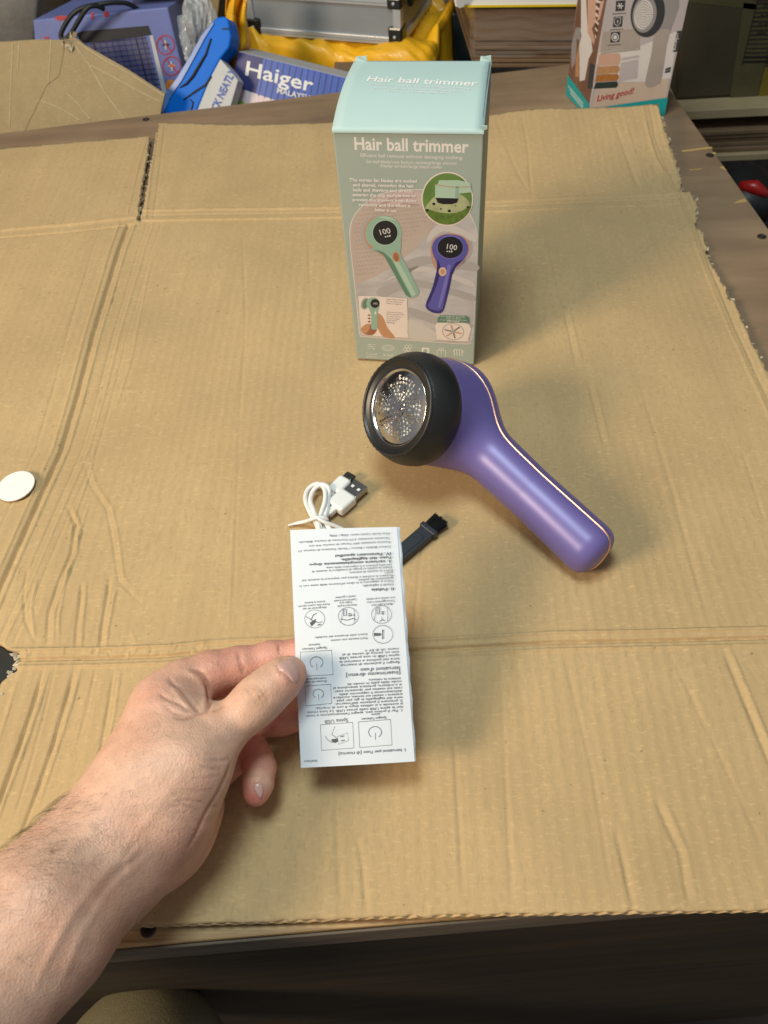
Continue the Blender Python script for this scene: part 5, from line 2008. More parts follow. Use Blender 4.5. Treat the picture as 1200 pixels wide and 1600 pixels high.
BLUEBOX = pm('periwinkle_carton', lin(104, 114, 172), rough=0.42, var=0.06, vscale=20, bump=.0006, bscale=30)
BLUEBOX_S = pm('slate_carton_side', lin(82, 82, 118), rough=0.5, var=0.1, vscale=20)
NAVYB = pm('navy_print', lin(30, 38, 108), rough=0.4, var=0.04)
ROYAL = pm('royal_blue_print', lin(58, 92, 182), rough=0.35, var=0.12, vscale=60, stretch=(3, .2, .2))
REDINK = pm('red_ink', lin(176, 46, 56), rough=0.5, var=0.1, vscale=90)
DARKINK = pm('black_ink', lin(22, 24, 34), rough=0.45, var=0)
BRIGHT = pm('bright_blue_plastic', (0.0, 0.15, 0.70), spec=.2, rough=0.5, var=0.04, vscale=20)
BRIGHT_L = pm('pale_blue_bevel', lin(92, 128, 196), rough=0.3, var=0.1, vscale=50)
GREYP = pm('grey_white_card', lin(186, 186, 190), rough=0.5, var=0.04)
BLUEINK = pm('blue_ink', lin(40, 84, 170), rough=0.5, var=0)
ORANGE = pm('orange_ink', lin(214, 130, 40), rough=0.5, var=0.2, vscale=200)
GREENI = pm('leaf_green_ink', lin(140, 196, 74), rough=0.5, var=0.25, vscale=160)
PINKI = pm('pale_pink_ink', lin(226, 206, 212), rough=0.5, var=0.07, vscale=60, stretch=(6, .3, .3))
WORN = pm('worn_crease', (0.46, 0.38, 0.23), rough=0.9, var=0.1, vscale=90)

# --- bent brown cardboard box flap at the far left
O, n = (-.42, 1.055, -.02), (0.02, -.80, .60)
fl = thing('open_carton', 'crumpled brown cardboard carton with bent flaps behind the bench at far left', 'carton', on_plane(120, 190, np.array(O), unit(n)))
back = -unit(n) * .0042
A_ = [(-60, 70), (0, 65), (60, 61), (100, 62), (101, 74), (93, 118), (73, 134), (34, 215), (-60, 230)]
B_ = [(100, 62), (113, 58), (121, 60), (133, 70), (200, 108), (258, 146), (252, 172), (246, 205), (34, 215), (73, 134), (93, 118), (101, 74)]
mb = MB(); mb.prism(pl_quad(A_, O, n), back); mb.obj('flap', KRAFT_DULL, fl, bevel=.0008)
O2 = np.array(O) + unit(n) * .0046
mb = MB(); mb.prism(pl_quad(B_, O2, n), back); fb = mb.obj('flap', KRAFT_DULL, fl, bevel=.0008)
for k, ln in enumerate([[(118, 72), (140, 102), (165, 145), (195, 186)], [(122, 66), (160, 92), (200, 114), (257, 150)], [(142, 102), (180, 122), (212, 140), (252, 160)], [(104, 146), (122, 162), (141, 186)], [(64, 158), (95, 170), (125, 188)]]):
    mb = MB(); mb.tube([on_plane(x, y, O2, unit(n)) for x, y in catmull([np.array(p, float) for p in ln], 4)], .0011, 6); mb.obj('crease_ridge', WORN, fb)
for ln in [[(20, 68), (18, 120), (15, 200)], [(80, 62), (78, 100), (76, 130)], [(30, 68), (28, 110)]]:
    mb = MB(); mb.tube([on_plane(x, y, np.array(O), unit(n)) for x, y in ln], .0009, 6); mb.obj('crease_ridge', WORN, fl)
mb = MB()
rg = np.random.default_rng(21)
for k in range(26):
    c = on_plane(rg.uniform(100, 120), rg.uniform(58, 84), O2, unit(n)) + unit(n) * .001
    d = rg.normal(0, .004, 3); e = rg.normal(0, .003, 3)
    mb.add([c, c + d, c + d + e, c + e], [(0, 1, 2, 3)])
mb.obj('torn_fringe', FRAY, fl, kind='stuff')

# --- insect lamp carton
O, n = np.array([-.36, 1.16, 0.0]), unit([0.04, -.95, .30])
q = pl_quad([(64, 200), (300, 168), (262, 11), (51, 31)], O, n)
lampbox = thing('insect_lamp_box', 'dented periwinkle blue insect lamp carton with red prohibition signs under a black cord', 'box', (q[0] + q[1]) / 2)
mb = MB(); mb.hexa(q, np.array([.03, .11, -.012])); lb = mb.obj('carton_body', BLUEBOX, lampbox, bevel=.002)
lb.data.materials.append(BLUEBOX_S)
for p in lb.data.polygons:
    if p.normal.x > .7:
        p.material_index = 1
sh_ = Sheet(q[0] + n * .0002, q[1] - q[0], q[3] - q[0])
pr = Print(sh_, lb, .0003)
pr.poly('lamp_print', DARKINK, [(119, 53), (126, 49), (232, 40), (237, 54), (205, 60), (170, 66), (128, 66)], 1)
pr.poly('lamp_print', BLUEBOX_S, [(140, 66), (228, 57), (256, 170), (160, 170)], 1)
for k in range(9):
    x = 146 + k * 9.4
    pr.stroke('lamp_print', DARKINK if k in (0, 7, 8) else NAVYB, [(x, 65 - k), (x + 28, 165)], .0020 if k in (0, 7) else .0009, 2)
for k in range(12):
    y = 68 + k * 8
    pr.stroke('lamp_print', NAVYB, [(142 + k * 2.3, y), (229 + k * 2.4, y - 9)], .0007, 3)
pr.poly('lamp_print', GREYP, [(234, 56), (239, 55), (266, 165), (258, 165)], 3)
for c, dx in (((258.5, 70), 0), ((268, 103), 1)):
    pr.ring('sign_print', REDINK, c, 13.6, 14.6, .0014, 2)
    pr.stroke('sign_print', REDINK, [(c[0] - 8, c[1] - 10), (c[0] + 10, c[1] + 11)], .0013, 3)
    pr.poly('sign_print', DARKINK if not dx else ORANGE, [(c[0] - 6, c[1] + 1), (c[0] - 1, c[1] - 3), (c[0] + 7, c[1] - 1), (c[0] + 3, c[1] + 2)], 2)
    pr.poly('sign_print', GREYP, [(c[0] - 2, c[1] - 8), (c[0] + 1, c[1] - 6), (c[0] + 2, c[1] + 8), (c[0], c[1] + 8)], 2)
pr.ellipse('sign_print', ORANGE, (267, 133), 8, 9, 2)
for pl in [[(84, 27), (96, 24), (106, 25), (102, 31), (92, 33)], [(163, 18), (169, 17), (171, 23), (166, 28), (162, 24)], [(142, 20), (146, 19), (147, 30), (143, 30)], [(68, 58), (76, 57), (78, 60), (70, 61)]]:
    pr.done()
    pr.poly('ink_smudge', REDINK, pl, 1)
pr.done()
mb = MB()
fq = [q[2] + np.array([-.055, .02, .006]), q[2] + np.array([.012, .02, .006]), q[2] + np.array([.03, .10, .004]), q[2] + np.array([-.06, .10, .004])]
mb.prism(fq, (0, 0, -.0008)); lf = mb.obj('torn_flap', GREYP, lampbox)
ts = Sheet(q[3] + np.array([.004, .012, .001]), q[2] - q[3], np.array([0, 1, -.1]))

# --- black cord looped over that carton
CORDM = pm('black_rubber_cord', (0.012, 0.016, 0.018), rough=0.5, var=0)
mb = MB()
pts = catmull([aty(x, y, yy) for x, y, yy in [(236, 30, 1.205), (205, 8, 1.18), (180, 4, 1.165), (155, 7, 1.155), (128, 13, 1.15), (112, 24, 1.148), (100, 42, 1.146), (95, 56, 1.144), (100, 62, 1.142), (110, 54, 1.142), (122, 34, 1.142), (136, 13, 1.143), (150, 9, 1.15), (162, 14, 1.158)]], 8)
mb.tube(pts, .0030, 10)
co = mb.obj('black_cable', CORDM, smooth=True)
tag(co, 'looped black power cord hanging over the front of the periwinkle carton', 'cord')

# --- brown carton and grey wrapped parcel further back
mb = MB()
mb.hexa([aty(62, 120, 1.50), aty(330, 118, 1.47), aty(350, -60, 1.47), aty(50, -60, 1.50)], (0, .22, 0))
bx = mb.obj('brown_carton', KRAFT_DULL, bevel=.002)
tag(bx, 'plain brown carton far back behind the periwinkle box', 'carton')
TAPEG = pm('grey_plastic_wrap', (0.22, 0.21, 0.20), rough=0.25, var=0.2, vscale=12, bump=.004, bscale=25)
mb = MB()
mb.hexa([aty(-70, 75, 1.26), aty(55, 68, 1.26), aty(64, -50, 1.26), aty(-70, -50, 1.26)], (0.02, .2, 0))
gp = mb.obj('wrapped_parcel', TAPEG, bevel=.006, smooth=True)
tag(gp, 'grey plastic wrapped parcel in the top left corner above the crumpled carton', 'parcel')

# --- bright blue blister pack
O, n = np.array([-.27, 1.105, 0.0]), unit([-.20, -.83, .52])
pk = [(236, 192), (244, 177), (258, 146), (277, 120), (298, 85), (315, 54), (332, 33), (338, 27), (350, 25), (356, 30), (361, 57), (358, 74), (344, 92), (329, 120), (309, 170), (300, 194)]
pack = thing('blue_organiser_pack', 'bright blue plastic organiser in a slanted pack with grey blue-lettered side', 'package', on_plane(290, 170, O, n))
mb = MB(); mb.prism(pl_quad(pk, O, n), -n * .03); pbody = mb.obj('organiser', BRIGHT, pack, bevel=.0025, seg=3)
shp = Sheet(O + n * .0002, (1, -.2, 0), (0, .5, .83))
shp = Sheet(on_plane(244, 177, O, n), on_plane(309, 170, O, n) - on_plane(244, 177, O, n), on_plane(332, 33, O, n) - on_plane(244, 177, O, n))
mb = MB()
mb.prism(pl_quad([(240, 182), (258, 146), (277, 120), (298, 85), (315, 54), (331, 35), (335, 36), (320, 60), (304, 90), (284, 126), (266, 152), (252, 186)], O + n * .0018, n), -n * .0017)
mb.obj('bevelled_edge', BRIGHT_L, pbody, bevel=.0006)
for ln, w in [([(330, 60), (322, 85), (312, 102), (302, 119), (292, 131), (281, 137)], [.0014, .0018, .0022, .0022, .0018, .0008]), ([(287, 156), (304, 144), (321, 133), (330, 119)], [.0010, .0015, .0014, .0010]), ([(297, 155), (302, 160), (300, 168), (297, 176)], [.0006, .0013, .0014, .0012]), ([(347, 45), (357, 45)], [.001, .0012])]:
    mb = MB(); P_ = [on_plane(x, y, O + n * .0002, n) for x, y in ln]; mb.tube(P_, w, 8); mb.obj('slot', DARKINK, pbody)
O3 = O - n * .001
sd_ = pl_quad([(344, 92), (362, 112), (372, 126), (352, 194), (299, 196), (309, 170), (329, 120)], O3, n)
mb = MB(); mb.prism(sd_, -n * .02); side_ = mb.obj('pack_side', GREYP, pack, bevel=.001)
ss_ = Sheet(O3 + n * .0003, on_plane(356, 113, O3, n) - on_plane(328, 169, O3, n), on_plane(300, 150, O3, n) - on_plane(330, 165, O3, n))
pr = Print(ss_, side_, .0003)
pr.text('lettering', BLUEINK, 'CK NEATLY', (339, 175), (369, 112), h=.0105, bold=.03)
pr.done()

# --- crumpled clear bag
CLEAR = pm('clear_plastic', (0.75, 0.78, 0.80), rough=0.15, var=0.1, vscale=60, alpha=0.42, bump=.004, bscale=60)
import bmesh
bm = bmesh.new()
bmesh.ops.create_icosphere(bm, subdivisions=4, radius=1.0)
cb = aty(308, 58, 1.20)
rg = np.random.default_rng(31)
for v in bm.verts:
    p = np.array(v.co)
    k = 1 + .12 * math.sin(p[0] * 7 + p[2] * 5) + .10 * math.sin(p[1] * 9 - p[2] * 8 + 1) + .06 * math.sin(p[0] * 17 + p[1] * 13)
    v.co = Vector(cb + p * k * np.array([.026, .03, .050]) + np.array([.010 * p[2], 0, 0]))
me = bpy.data.meshes.new('plastic_bag'); bm.to_mesh(me); bm.free(); me.materials.append(CLEAR)
cbag = bpy.data.objects.new('plastic_bag', me); COL.objects.link(cbag)
tag(cbag, 'crumpled clear plastic bag wedged between the periwinkle carton and the blue pack', 'plastic bag')

# --- navy carton with white lettering
O, n = np.array([-.10, 1.115, 0.0]), unit([-.10, -.86, .50])
hp = pl_quad([(350, 205), (590, 205), (590, 133), (372, 80)], O, n)
hb = thing('appliance_box', 'navy and white appliance carton with large white lettering tilted behind the bench', 'box', (hp[0] + hp[1]) / 2)
mb = MB(); mb.hexa(hp, -n * .05 + np.array([0, .03, 0])); hbo = mb.obj('carton_body', GREYP, hb, bevel=.0015)
hs = Sheet(hp[3], hp[2] - hp[3], hp[3] - hp[0])
pr = Print(hs, hbo, .0003)
pr.poly('band_print', NAVYB, [(372.5, 81), (412, 90.5), (400, 146), (361, 133)], 1)
pr.poly('band_print', ROYAL, [(412, 90.5), (588, 133.5), (588, 205), (576, 205), (400, 146)], 1)
pr.poly('picture_print', PINKI, [(360, 134), (400, 147), (440, 160), (430, 200), (352, 200)], 1)
for pl in [[(352, 172), (358, 156), (362, 160), (366, 152), (370, 160), (380, 158), (384, 164), (394, 160), (392, 180), (352, 185)]]:
    pr.poly('picture_print', GREENI, pl, 2)
for k in range(17):
    x = 416 + k * 9.5
    pr.stroke('band_print', NAVYB, [(x, 92.5 + k * 2.32), (x - 12, 150 + k * 2.9)], .0012, 2)
pr.text('lettering', INK_W, 'Haiger', (381, 116.5), (488, 144), h=.0178, bold=.016, layer=4)
pr.text('lettering', INK_W, 'MALAYSIA', (432, 145), (487, 158.5), h=.0070, bold=.012, layer=4)
pr.done()

# --- yellow padded bag
YEL = pm('yellow_polythene', (0.90, 0.47, 0.015), rough=0.42, var=0.12, vscale=14, bump=.003, bscale=22, coat=.15)
ZB = -.035
bl, br, bk = at(360, 62, ZB), at(668, 92, ZB), at(716, 12, ZB)
ctr_ = (bl + bk) / 2
ex, ey = br - bl, bk - br
bag = thing('yellow_bag', 'creased bright yellow padded bag under the aluminium case', 'bag', (ctr_[0], ctr_[1], -.14))
nu, nv, nw = 46, 30, 16
bm = bmesh.new()
bmesh.ops.create_cube(bm, size=2.0)
bmesh.ops.subdivide_edges(bm, edges=bm.edges[:], cuts=31, use_grid_fill=True)
for v in bm.verts:
    p = np.array(v.co)
    r = np.linalg.norm(p * [1, 1, 1])
    q_ = p / (np.sum(np.abs(p) ** 7) ** (1 / 7))
    u, w, t = q_
    wr = .006 * math.sin(u * 5 + w * 4 + 1) + .005 * math.sin(u * 9 - w * 7 + t * 3) + .004 * abs(math.sin(u * 13 + t * 6)) + .003 * abs(math.sin(w * 17 + u * 9 + t * 4)) + .002 * math.sin(u * 31 + t * 17)
    wr *= .55
    P_ = ctr_ + ex * .5 * u + ey * .5 * w + np.array([0, 0, -.066 + .067 * t])
    P_ = P_ + (ex * u * .3 + ey * w * .3) * wr / .1 + np.array([0, 0, wr * (1.5 if t > .5 else .6)])
    edge = max(abs(u), abs(w))
    if t > .3:
        P_[2] += .040 * max(0, edge - .86) / .14 * (1 if (w > -.2 or u < -.7) else .15)
    v.co = Vector(P_ - OFF[bag.name])
me = bpy.data.meshes.new('bag_body'); bm.to_mesh(me); bm.free(); me.materials.append(YEL)
me.polygons.foreach_set('use_smooth', np.ones(len(me.polygons), bool))
bo_ = bpy.data.objects.new('bag_body', me); COL.objects.link(bo_); bo_.parent = bag; OFF[bo_.name] = OFF[bag.name]
# loose gathered edge hanging at the left
mb = MB()
gx = [(356, -30), (352, 20), (360, 50), (356, 72), (345, 82), (352, 96), (360, 112)]
gr = [(392, -30), (384, 20), (388, 50), (392, 66), (386, 80), (380, 90), (374, 104)]
rows = []
for a, b in zip(catmull([np.array(p, float) for p in gx], 5), catmull([np.array(p, float) for p in gr], 5)):
    rows.append([aty(*(a + (b - a) * k / 10), 1.165 + .012 * math.sin(k * 1.1 + a[1] * .05) + .004 * math.sin(k * 2.7)) for k in range(11)])
m_ = len(rows)
for rr in rows:
    mb.v += rr
for i in range(m_ - 1):
    for k in range(10):
        mb.f.append((i * 11 + k, i * 11 + k + 1, i * 11 + 12 + k, i * 11 + 11 + k))
ge = mb.obj('gathered_edge', YEL, bag, smooth=True)
sm = ge.modifiers.new('thickness', 'SOLIDIFY'); sm.thickness = .0012

# --- aluminium case on the bag
ALU = pm('brushed_aluminium_panel', (0.30, 0.32, 0.35), rough=0.5, metal=0.15, var=0.05, vscale=60, stretch=(.1, 1, 1), bump=.0001, bscale=300)
ALUE = pm('aluminium_extrusion', (0.55, 0.56, 0.58), rough=0.4, metal=0.4, var=0.03)
BLKP = pm('black_corner_plastic', (0.015, 0.015, 0.016), rough=0.3, var=0, coat=.3)
ZC = -.030
c0, c1, c2 = at(390, 53, ZC), at(628, 72, ZC), at(668, 4, ZC)
CXv, CYv = unit(c1 - c0), None
cw = np.linalg.norm(c1 - c0)
CYv = unit(np.cross([0, 0, 1.0], CXv))
cd = .24
case = thing('aluminium_case', 'grey aluminium tool case with black corner caps standing on the yellow bag', 'case', (c0 + c1) / 2)
CH = .15
cs_ = lambda a, b, z_: c0 + CXv * a + CYv * b + np.array([0, 0, z_])


def cbox(name, a0, a1, b0, b1, z0, z1, mat, parent, bev=.001):
    mb = MB(); mb.hexa([cs_(a0, b0, z0), cs_(a1, b0, z0), cs_(a1, b0, z1), cs_(a0, b0, z1)], CYv * (b1 - b0)); return mb.obj(name, mat, parent, bevel=bev)


lowb = cbox('case_bottom', .003, cw - .003, .003, cd - .003, .003, .0585, ALU, case)
upb = cbox('case_lid', .003, cw - .003, .003, cd - .003, .0625, CH, ALU, case)
for nm, z0, z1 in (('edge_profile', 0, .010), ('edge_profile', .049, .0595), ('edge_profile', .0615, .072)):
    cbox(nm, 0, cw, 0, .004, z0, z1, ALUE, case); cbox(nm, cw - .004, cw + .0005, .0045, cd, z0, z1, ALUE, case)
    cbox('groove_line', .002, cw - .002, -.0006, .002, z0 + .0042, z0 + .0052, ALU, case, 0)
for a in (0, cw - .012):
    cbox('corner_profile', a, a + .012, -.0008, .012, .0105, .0485, ALUE, case)
for a, z0, z1 in ((cw - .020, -.001, .024), (-.0012, -.001, .022), (cw - .020, .046, .062), (cw - .020, .0625, .082), (-.0012, .0625, .080)):
    cc_ = cbox('corner_cap', a, a + .0215, -.002, .020, z0, z1, BLKP, case, .003)
    mb = MB(); p_ = cs_(a + .010, -.0021, (z0 + z1) / 2); mb.lathe(p_, -CYv, [(-.001, .0022), (.0006, .0022), (.0011, .0014), (.0011, 0)], 14); mb.obj('rivet', ALUE, cc_, smooth=True)
lt = cbox('latch', cw - .001, cw + .006, .035, .075, .038, .090, BLKP, case, .002)
cbox('latch_plate', cw + .0055, cw + .0085, .045, .065, .048, .080, ALUE, lt, .001)

# --- brown wrapped stack of card at the back of the bench
FILM = pm('wrapped_brown_card', (0.17, 0.10, 0.058), rough=0.6, var=0.10, vscale=12, bump=0.0012, bscale=40, stretch=(.25, .25, 1.6))
bF = FILM.node_tree.nodes['Principled BSDF']
bF.inputs['Coat Weight'].default_value = .6
bF.inputs['Coat Roughness'].default_value = .15
O, n = np.array([.13, 1.094, 0.0]), unit([.06, -1, 0.0])
stk = thing('card_stack', 'stack of brown card sheets in shiny clear wrap at the back of the bench', 'card stack', on_plane(820, 104, O, n))
rg = np.random.default_rng(8)
ys = [106.5, 99, 93, 86, 79, 72, 65, 13]
for k in range(7):
    jl, jr, jy = rg.uniform(-3, 3), rg.uniform(-2, 3), rg.uniform(-.004, .004)
    Ok = O + n * jy
    mb = MB()
    mb.hexa(pl_quad([(741 + jl, ys[k] - .5), (930 + jr, ys[k] - .9), (930 + jr, ys[k + 1] + .3), (741 + jl, ys[k + 1] + .3)], Ok, n), -n * .22)
    mb.obj('card_layer', FILM if k > 3 else KRAFT_DARK, stk, bevel=.0012)
WRAP = pm('clear_wrap_film', (0.9, 0.88, 0.86), rough=0.10, var=0, alpha=0.06, spec=.8)
mb = MB()
Ow = O + n * .007
gu, gv = 30, 16
for i in range(gu + 1):
    for j in range(gv + 1):
        x, y = 734 + (905 - 734) * i / gu, 88 - (88 - 14) * j / gv
        w_r = .0024 * math.sin(j * 1.9 + .15 * i + 1.5 * math.sin(i * .35)) + .0012 * math.sin(j * 3.7 - i * .4)
        mb.v.append(on_plane(x, y, Ow, n) + n * w_r)
for i in range(gu):
    for j in range(gv):
        mb.f.append((i * (gv + 1) + j, (i + 1) * (gv + 1) + j, (i + 1) * (gv + 1) + j + 1, i * (gv + 1) + j + 1))
mb.obj('wrap_film', WRAP, stk, smooth=True)
# white tray with a yellow rim on top
YRIM = pm('yellow_rim', (0.72, 0.52, 0.02), rough=0.4, var=0.03)
tq = pl_quad([(712, 11.5), (930, 9.5), (940, -60), (702, -60)], O + n * .012, n)
tray = thing('white_tray', 'white box with a yellow bottom rim lying on the wrapped brown stack', 'tray', (tq[0] + tq[1]) / 2)
mb = MB(); mb.hexa(tq, -n * .2); mb.obj('tray_body', WHITE, tray, bevel=.001)
mb = MB(); mb.hexa(pl_quad([(722, 12), (930, 10), (930, 6.8), (722, 8.8)], O + n * .0135, n), -n * .0012); mb.obj('rim', YRIM, tray)
mb = MB(); mb.prism(pl_quad([(713, -5), (734, -5), (724, 11), (717, 13), (713, 6)], O + n * .018, n), -n * .0006); mb.obj('paper_label', GREYP, tray)
# dark crate in the gap
TEALD = pm('dark_teal_plastic', (0.010, 0.022, 0.028), rough=0.4, var=0.1)
mb = MB(); mb.hexa([aty(712, 130, 1.30), aty(752, 130, 1.30), aty(748, 20, 1.30), aty(706, 20, 1.30)], (0.01, .2, 0)); dc = mb.obj('dark_crate', TEALD, bevel=.003)
tag(dc, 'dark teal plastic crate in the gap between yellow bag and brown stack', 'crate')
mb = MB(); mb.hexa([aty(540, 170, 1.165), aty(700, 168, 1.165), aty(700, 119, 1.165), aty(520, 120, 1.165)], (0.0, .05, 0)); uc = mb.obj('brown_slab', KRAFT_DARK, bevel=.002)
tag(uc, 'brown card slab under the front of the yellow bag', 'card slab')

# --- carton with the living room picture, right
L0, C0, R0 = at(884, 147, TZ), at(919, 187, TZ), at(1037, 181, TZ)
uu = unit((R0 - C0) * [1, 1, 0]); rw = np.linalg.norm(R0 - C0)
lw = np.linalg.norm(L0 - C0); ul = unit((L0 - C0) * [1, 1, 0])
gb = thing('shaver_box', 'lint shaver carton with red script slogan and teal bottom stripe at the back right', 'box', C0)
LILAC = pm('printed_lilac_wall', lin(186, 176, 180), rough=.4, var=.06, vscale=14)
TEALP = pm('teal_print', lin(24, 160, 164), rough=.4, var=.02)
mb = MB()
up_ = np.array([0, 0, .215])
p4 = [C0, R0, R0 + ul * lw, L0]
mb.prism([p + up_ for p in p4], -up_ + np.array([0, 0, .0006]))
gbo = mb.obj('carton_body', LILAC, gb, bevel=.0008)
R_ = Sheet(C0, uu, UP)
pr = Print(R_, gbo, .00008)
PBROWN = pm('printed_brown_photo', lin(120, 86, 70), rough=.4, var=.2, vscale=40)
PDARK = pm('printed_charcoal', lin(58, 60, 66), rough=.4, var=.05)
PWHITE = pm('printed_white', lin(216, 210, 210), rough=.4, var=.03)
PBEIGE = pm('printed_sand', lin(206, 184, 168), rough=.4, var=.04)
PTAUPE = pm('printed_taupe', lin(168, 156, 150), rough=.4, var=.08, vscale=30)
PTAN = pm('printed_tan', lin(184, 138, 98), rough=.4, var=.12, vscale=200)
PORAN = pm('printed_ochre', lin(172, 112, 58), rough=.4, var=.12, vscale=200)
PROSE = pm('printed_rose', lin(200, 160, 142), rough=.4, var=.06)
PGREEN = pm('printed_bottle_green', lin(50, 62, 58), rough=.4, var=.1)
PSTEEL = pm('printed_steel', lin(150, 144, 146), rough=.4, var=.04)
pr.poly('picture_print', PTAUPE, [(942, 50), (1000, 44), (1000, 75), (938, 84)], 1)
pr.poly('picture_print', PWHITE, [(936, 82), (1000, 72), (1060, 48), (1048, 122), (1040, 124), (1020, 128), (968, 128), (932, 100)], 1)
pr.poly('picture_print', PTAUPE, [(939, 82.5), (1000, 75.5), (1000, 78), (938, 85)], 2)
pr.poly('picture_print', LILAC, [(970, 98), (998, 92), (996, 122), (966, 128)], 2)
pr.poly('picture_print', LILAC, [(972, 90), (999, 86), (999, 90), (971, 95)], 2)
pr.poly('picture_print', PBEIGE, [(931, 138), (965, 130), (1010, 128), (1045, 122), (1041, 152), (955, 164.5), (924, 168)], 2)
for y0, y1, m in ((84, 103, PROSE), (103, 116, PTAN), (116, 128, PORAN), (128, 139, PGREEN)):
    s_ = (y0 - 84) * .12
    pr.poly('towel_print', m, [(936 - s_ * 1.0, y0 + 1), (968 - s_ * .8, y0 - 1), (970.5 - s_ * .8, (y0 + y1) / 2 - 1), (967 - s_ * .8, y1 - 2), (933 - s_ * 1.0, y1 - .3)], 3)
pr.poly('trimmer_print', PSTEEL, [(1030, -30), (1062, -30), (1061, 10), (1052, 36), (1046, 52), (1030, 60), (1022, 50)], 3)
pr.poly('trimmer_print', PTAUPE, [(1024, 50), (1046, 46), (1042, 70), (1034, 122), (1029, 131), (1016, 136.5), (1008.5, 133), (1009, 122), (1018, 82)], 4, 2)
pr.ellipse('trimmer_print', PDARK, (1012, 20), 26.5, 38, 5, rot=.15)
pr.ellipse('trimmer_print', PSTEEL, (1007, 22), 18.5, 29, 6, rot=.15)
pr.ellipse('trimmer_print', PWHITE, (1005.5, 22.5), 14.5, 23.5, 7, rot=.15)
for r_ in range(1, 6):
    for k in range(7 * r_):
        t = 2 * math.pi * k / (7 * r_)
        pr.ellipse('hole_print', PDARK, (1005.5 + r_ * 2.5 * math.cos(t), 22.5 + r_ * 4.1 * math.sin(t)), .62, 1.0, 8, n=6)
for c in ((969, 9), (965, 34), (961, 58)):
    pr.poly('icon_print', PDARK, [(c[0] - 7.6, c[1] + 8.5), (c[0] - 6.3, c[1] - 7.6), (c[0] + 8.2, c[1] - 8.8), (c[0] + 6.8, c[1] + 7.4)], 3)
    pr.stroke('icon_print', PDARK, [(c[0] - 12, c[1] + 12.6), (c[0] + 9, c[1] + 11.4)], .0006, 3)
for k in range(3):
    t = k * math.pi / 3
    pr.stroke('icon_print', PWHITE, [(969 - 5 * math.cos(t), 9 - 5 * math.sin(t)), (969 + 5 * math.cos(t), 9 + 5 * math.sin(t))], .0009, 4)
pr.stroke('icon_print', PWHITE, [(960, 29), (965, 27), (970, 28), (969, 36), (964.5, 40.5), (960, 37)], .0006, 4, closed=True)
pr.stroke('icon_print', PWHITE, [(965, 31), (964.8, 36)], .0009, 4)
pr.ellipse('icon_print', PWHITE, (961, 58), 5.8, 6.4, 4); pr.ellipse('icon_print', PDARK, (961, 58), 4.4, 4.9, 5); pr.ellipse('icon_print', PWHITE, (961, 58), 3.0, 3.4, 6)
pr.poly('name_print', PDARK, [(1057.5, 48.5), (1065, 47.5), (1059.5, 80), (1051.5, 81)], 4)
pr.text('lettering', PWHITE, 'BOOMJOY', (1055.0, 78.5), (1060.8, 50), h=.0036, bold=.02, layer=5)
pr.poly('name_print', PDARK, [(1040, 107), (1048.5, 104), (1047, 112.5), (1038.5, 114)], 4)
pr.text('lettering', PWHITE, 'NEW', (1040.6, 111.5), (1046.6, 109.5), layer=5)
pr.text('script_lettering', REDINK, 'Living good!', (932, 158.5), (989, 146), h=.0070, bold=.018, layer=4, shear=.28)
pr.poly('stripe_print', TEALP, [(953, 165.6), (1043.5, 152.4), (1038.6, 180), (921, 187), (921.6, 172)], 3)
pr.done()
Lf = Sheet(L0, -ul, UP)
pr = Print(Lf, gbo, .00008)
pr.poly('picture_print', PBROWN, [(905, -20), (950, -20), (921, 163), (888, 118)], 1)
pr.poly('picture_print', PWHITE, [(908, -20), (915, -20), (918, 40), (924, 60), (926, 80), (920, 92), (914, 125), (906, 127), (904, 95), (906, 60), (908, 40)], 2)
pr.poly('picture_print', PSTEEL, [(900, 43), (906, 43), (909, 55), (898, 100), (893, 108), (893, 70)], 2)
pr.poly('picture_print', PROSE, [(919, -20), (936, -20), (933, 30), (925, 45), (930, 62), (928, 70), (918, 50)], 3)
for k in range(13):
    y = -12 + k * 5.4
    pr.poly('stripe_print', PDARK if k % 2 else PWHITE, [(931.5 - k * .1, y), (944 - k * 1.0, y + 5), (943.6 - k * 1.0, y + 8.2), (931.3 - k * .1, y + 3.2)], 4)
pr.poly('picture_print', PROSE, [(939, 2), (945, 0), (938, 30), (933, 34)], 5)
pr.poly('picture_print', PDARK, [(922, 98), (930, 102), (926, 138), (918, 138)], 3)
pr.poly('picture_print', PTAN, [(901, 60), (905, 62), (906, 120), (899, 120)], 2)
pr.poly('band_print', TEALP, [(887.6, 116.5), (921.5, 163), (920, 186), (884.6, 147)], 5)
for k in range(3):
    pr.stroke('fine_lettering', INK_W, [(888.5 + k * 1.6, 134 + k * 5.5), (912, 162 + k * 4.2)], .0009, 6)
pr.done()

# --- rack at the right with a big carton, card sheets and a power tool
rack = thing('storage_rack', 'pale board storage rack to the right behind the bench', 'rack', (.7, 1.2, -.5))
zs1 = aty(1130, 161.5, 1.13)[2]
zs2 = aty(1130, 233, 1.12)[2]
mb = MB(); mb.prism([(.33, 1.115, zs1), (1.15, 1.10, zs1), (1.15, 1.8, zs1), (.33, 1.8, zs1)], (0, 0, -.0125)); mb.obj('shelf_board', PALEBOARD, rack, bevel=.001)
mb = MB(); mb.prism([(.33, 1.105, zs2), (1.15, 1.09, zs2), (1.15, 1.8, zs2), (.33, 1.8, zs2)], (0, 0, -.0095)); mb.obj('shelf_board', PALEBOARD, rack, bevel=.001)
mb = MB(); mb.prism([(.33, 1.10, .52), (1.15, 1.08, .52), (1.15, 1.8, .52), (.33, 1.8, .52)], (0, 0, -.018)); mb.obj('shelf_board', PALEBOARD, rack, bevel=.001)  # unseen upper shelf, added to keep lamplight off the carton below
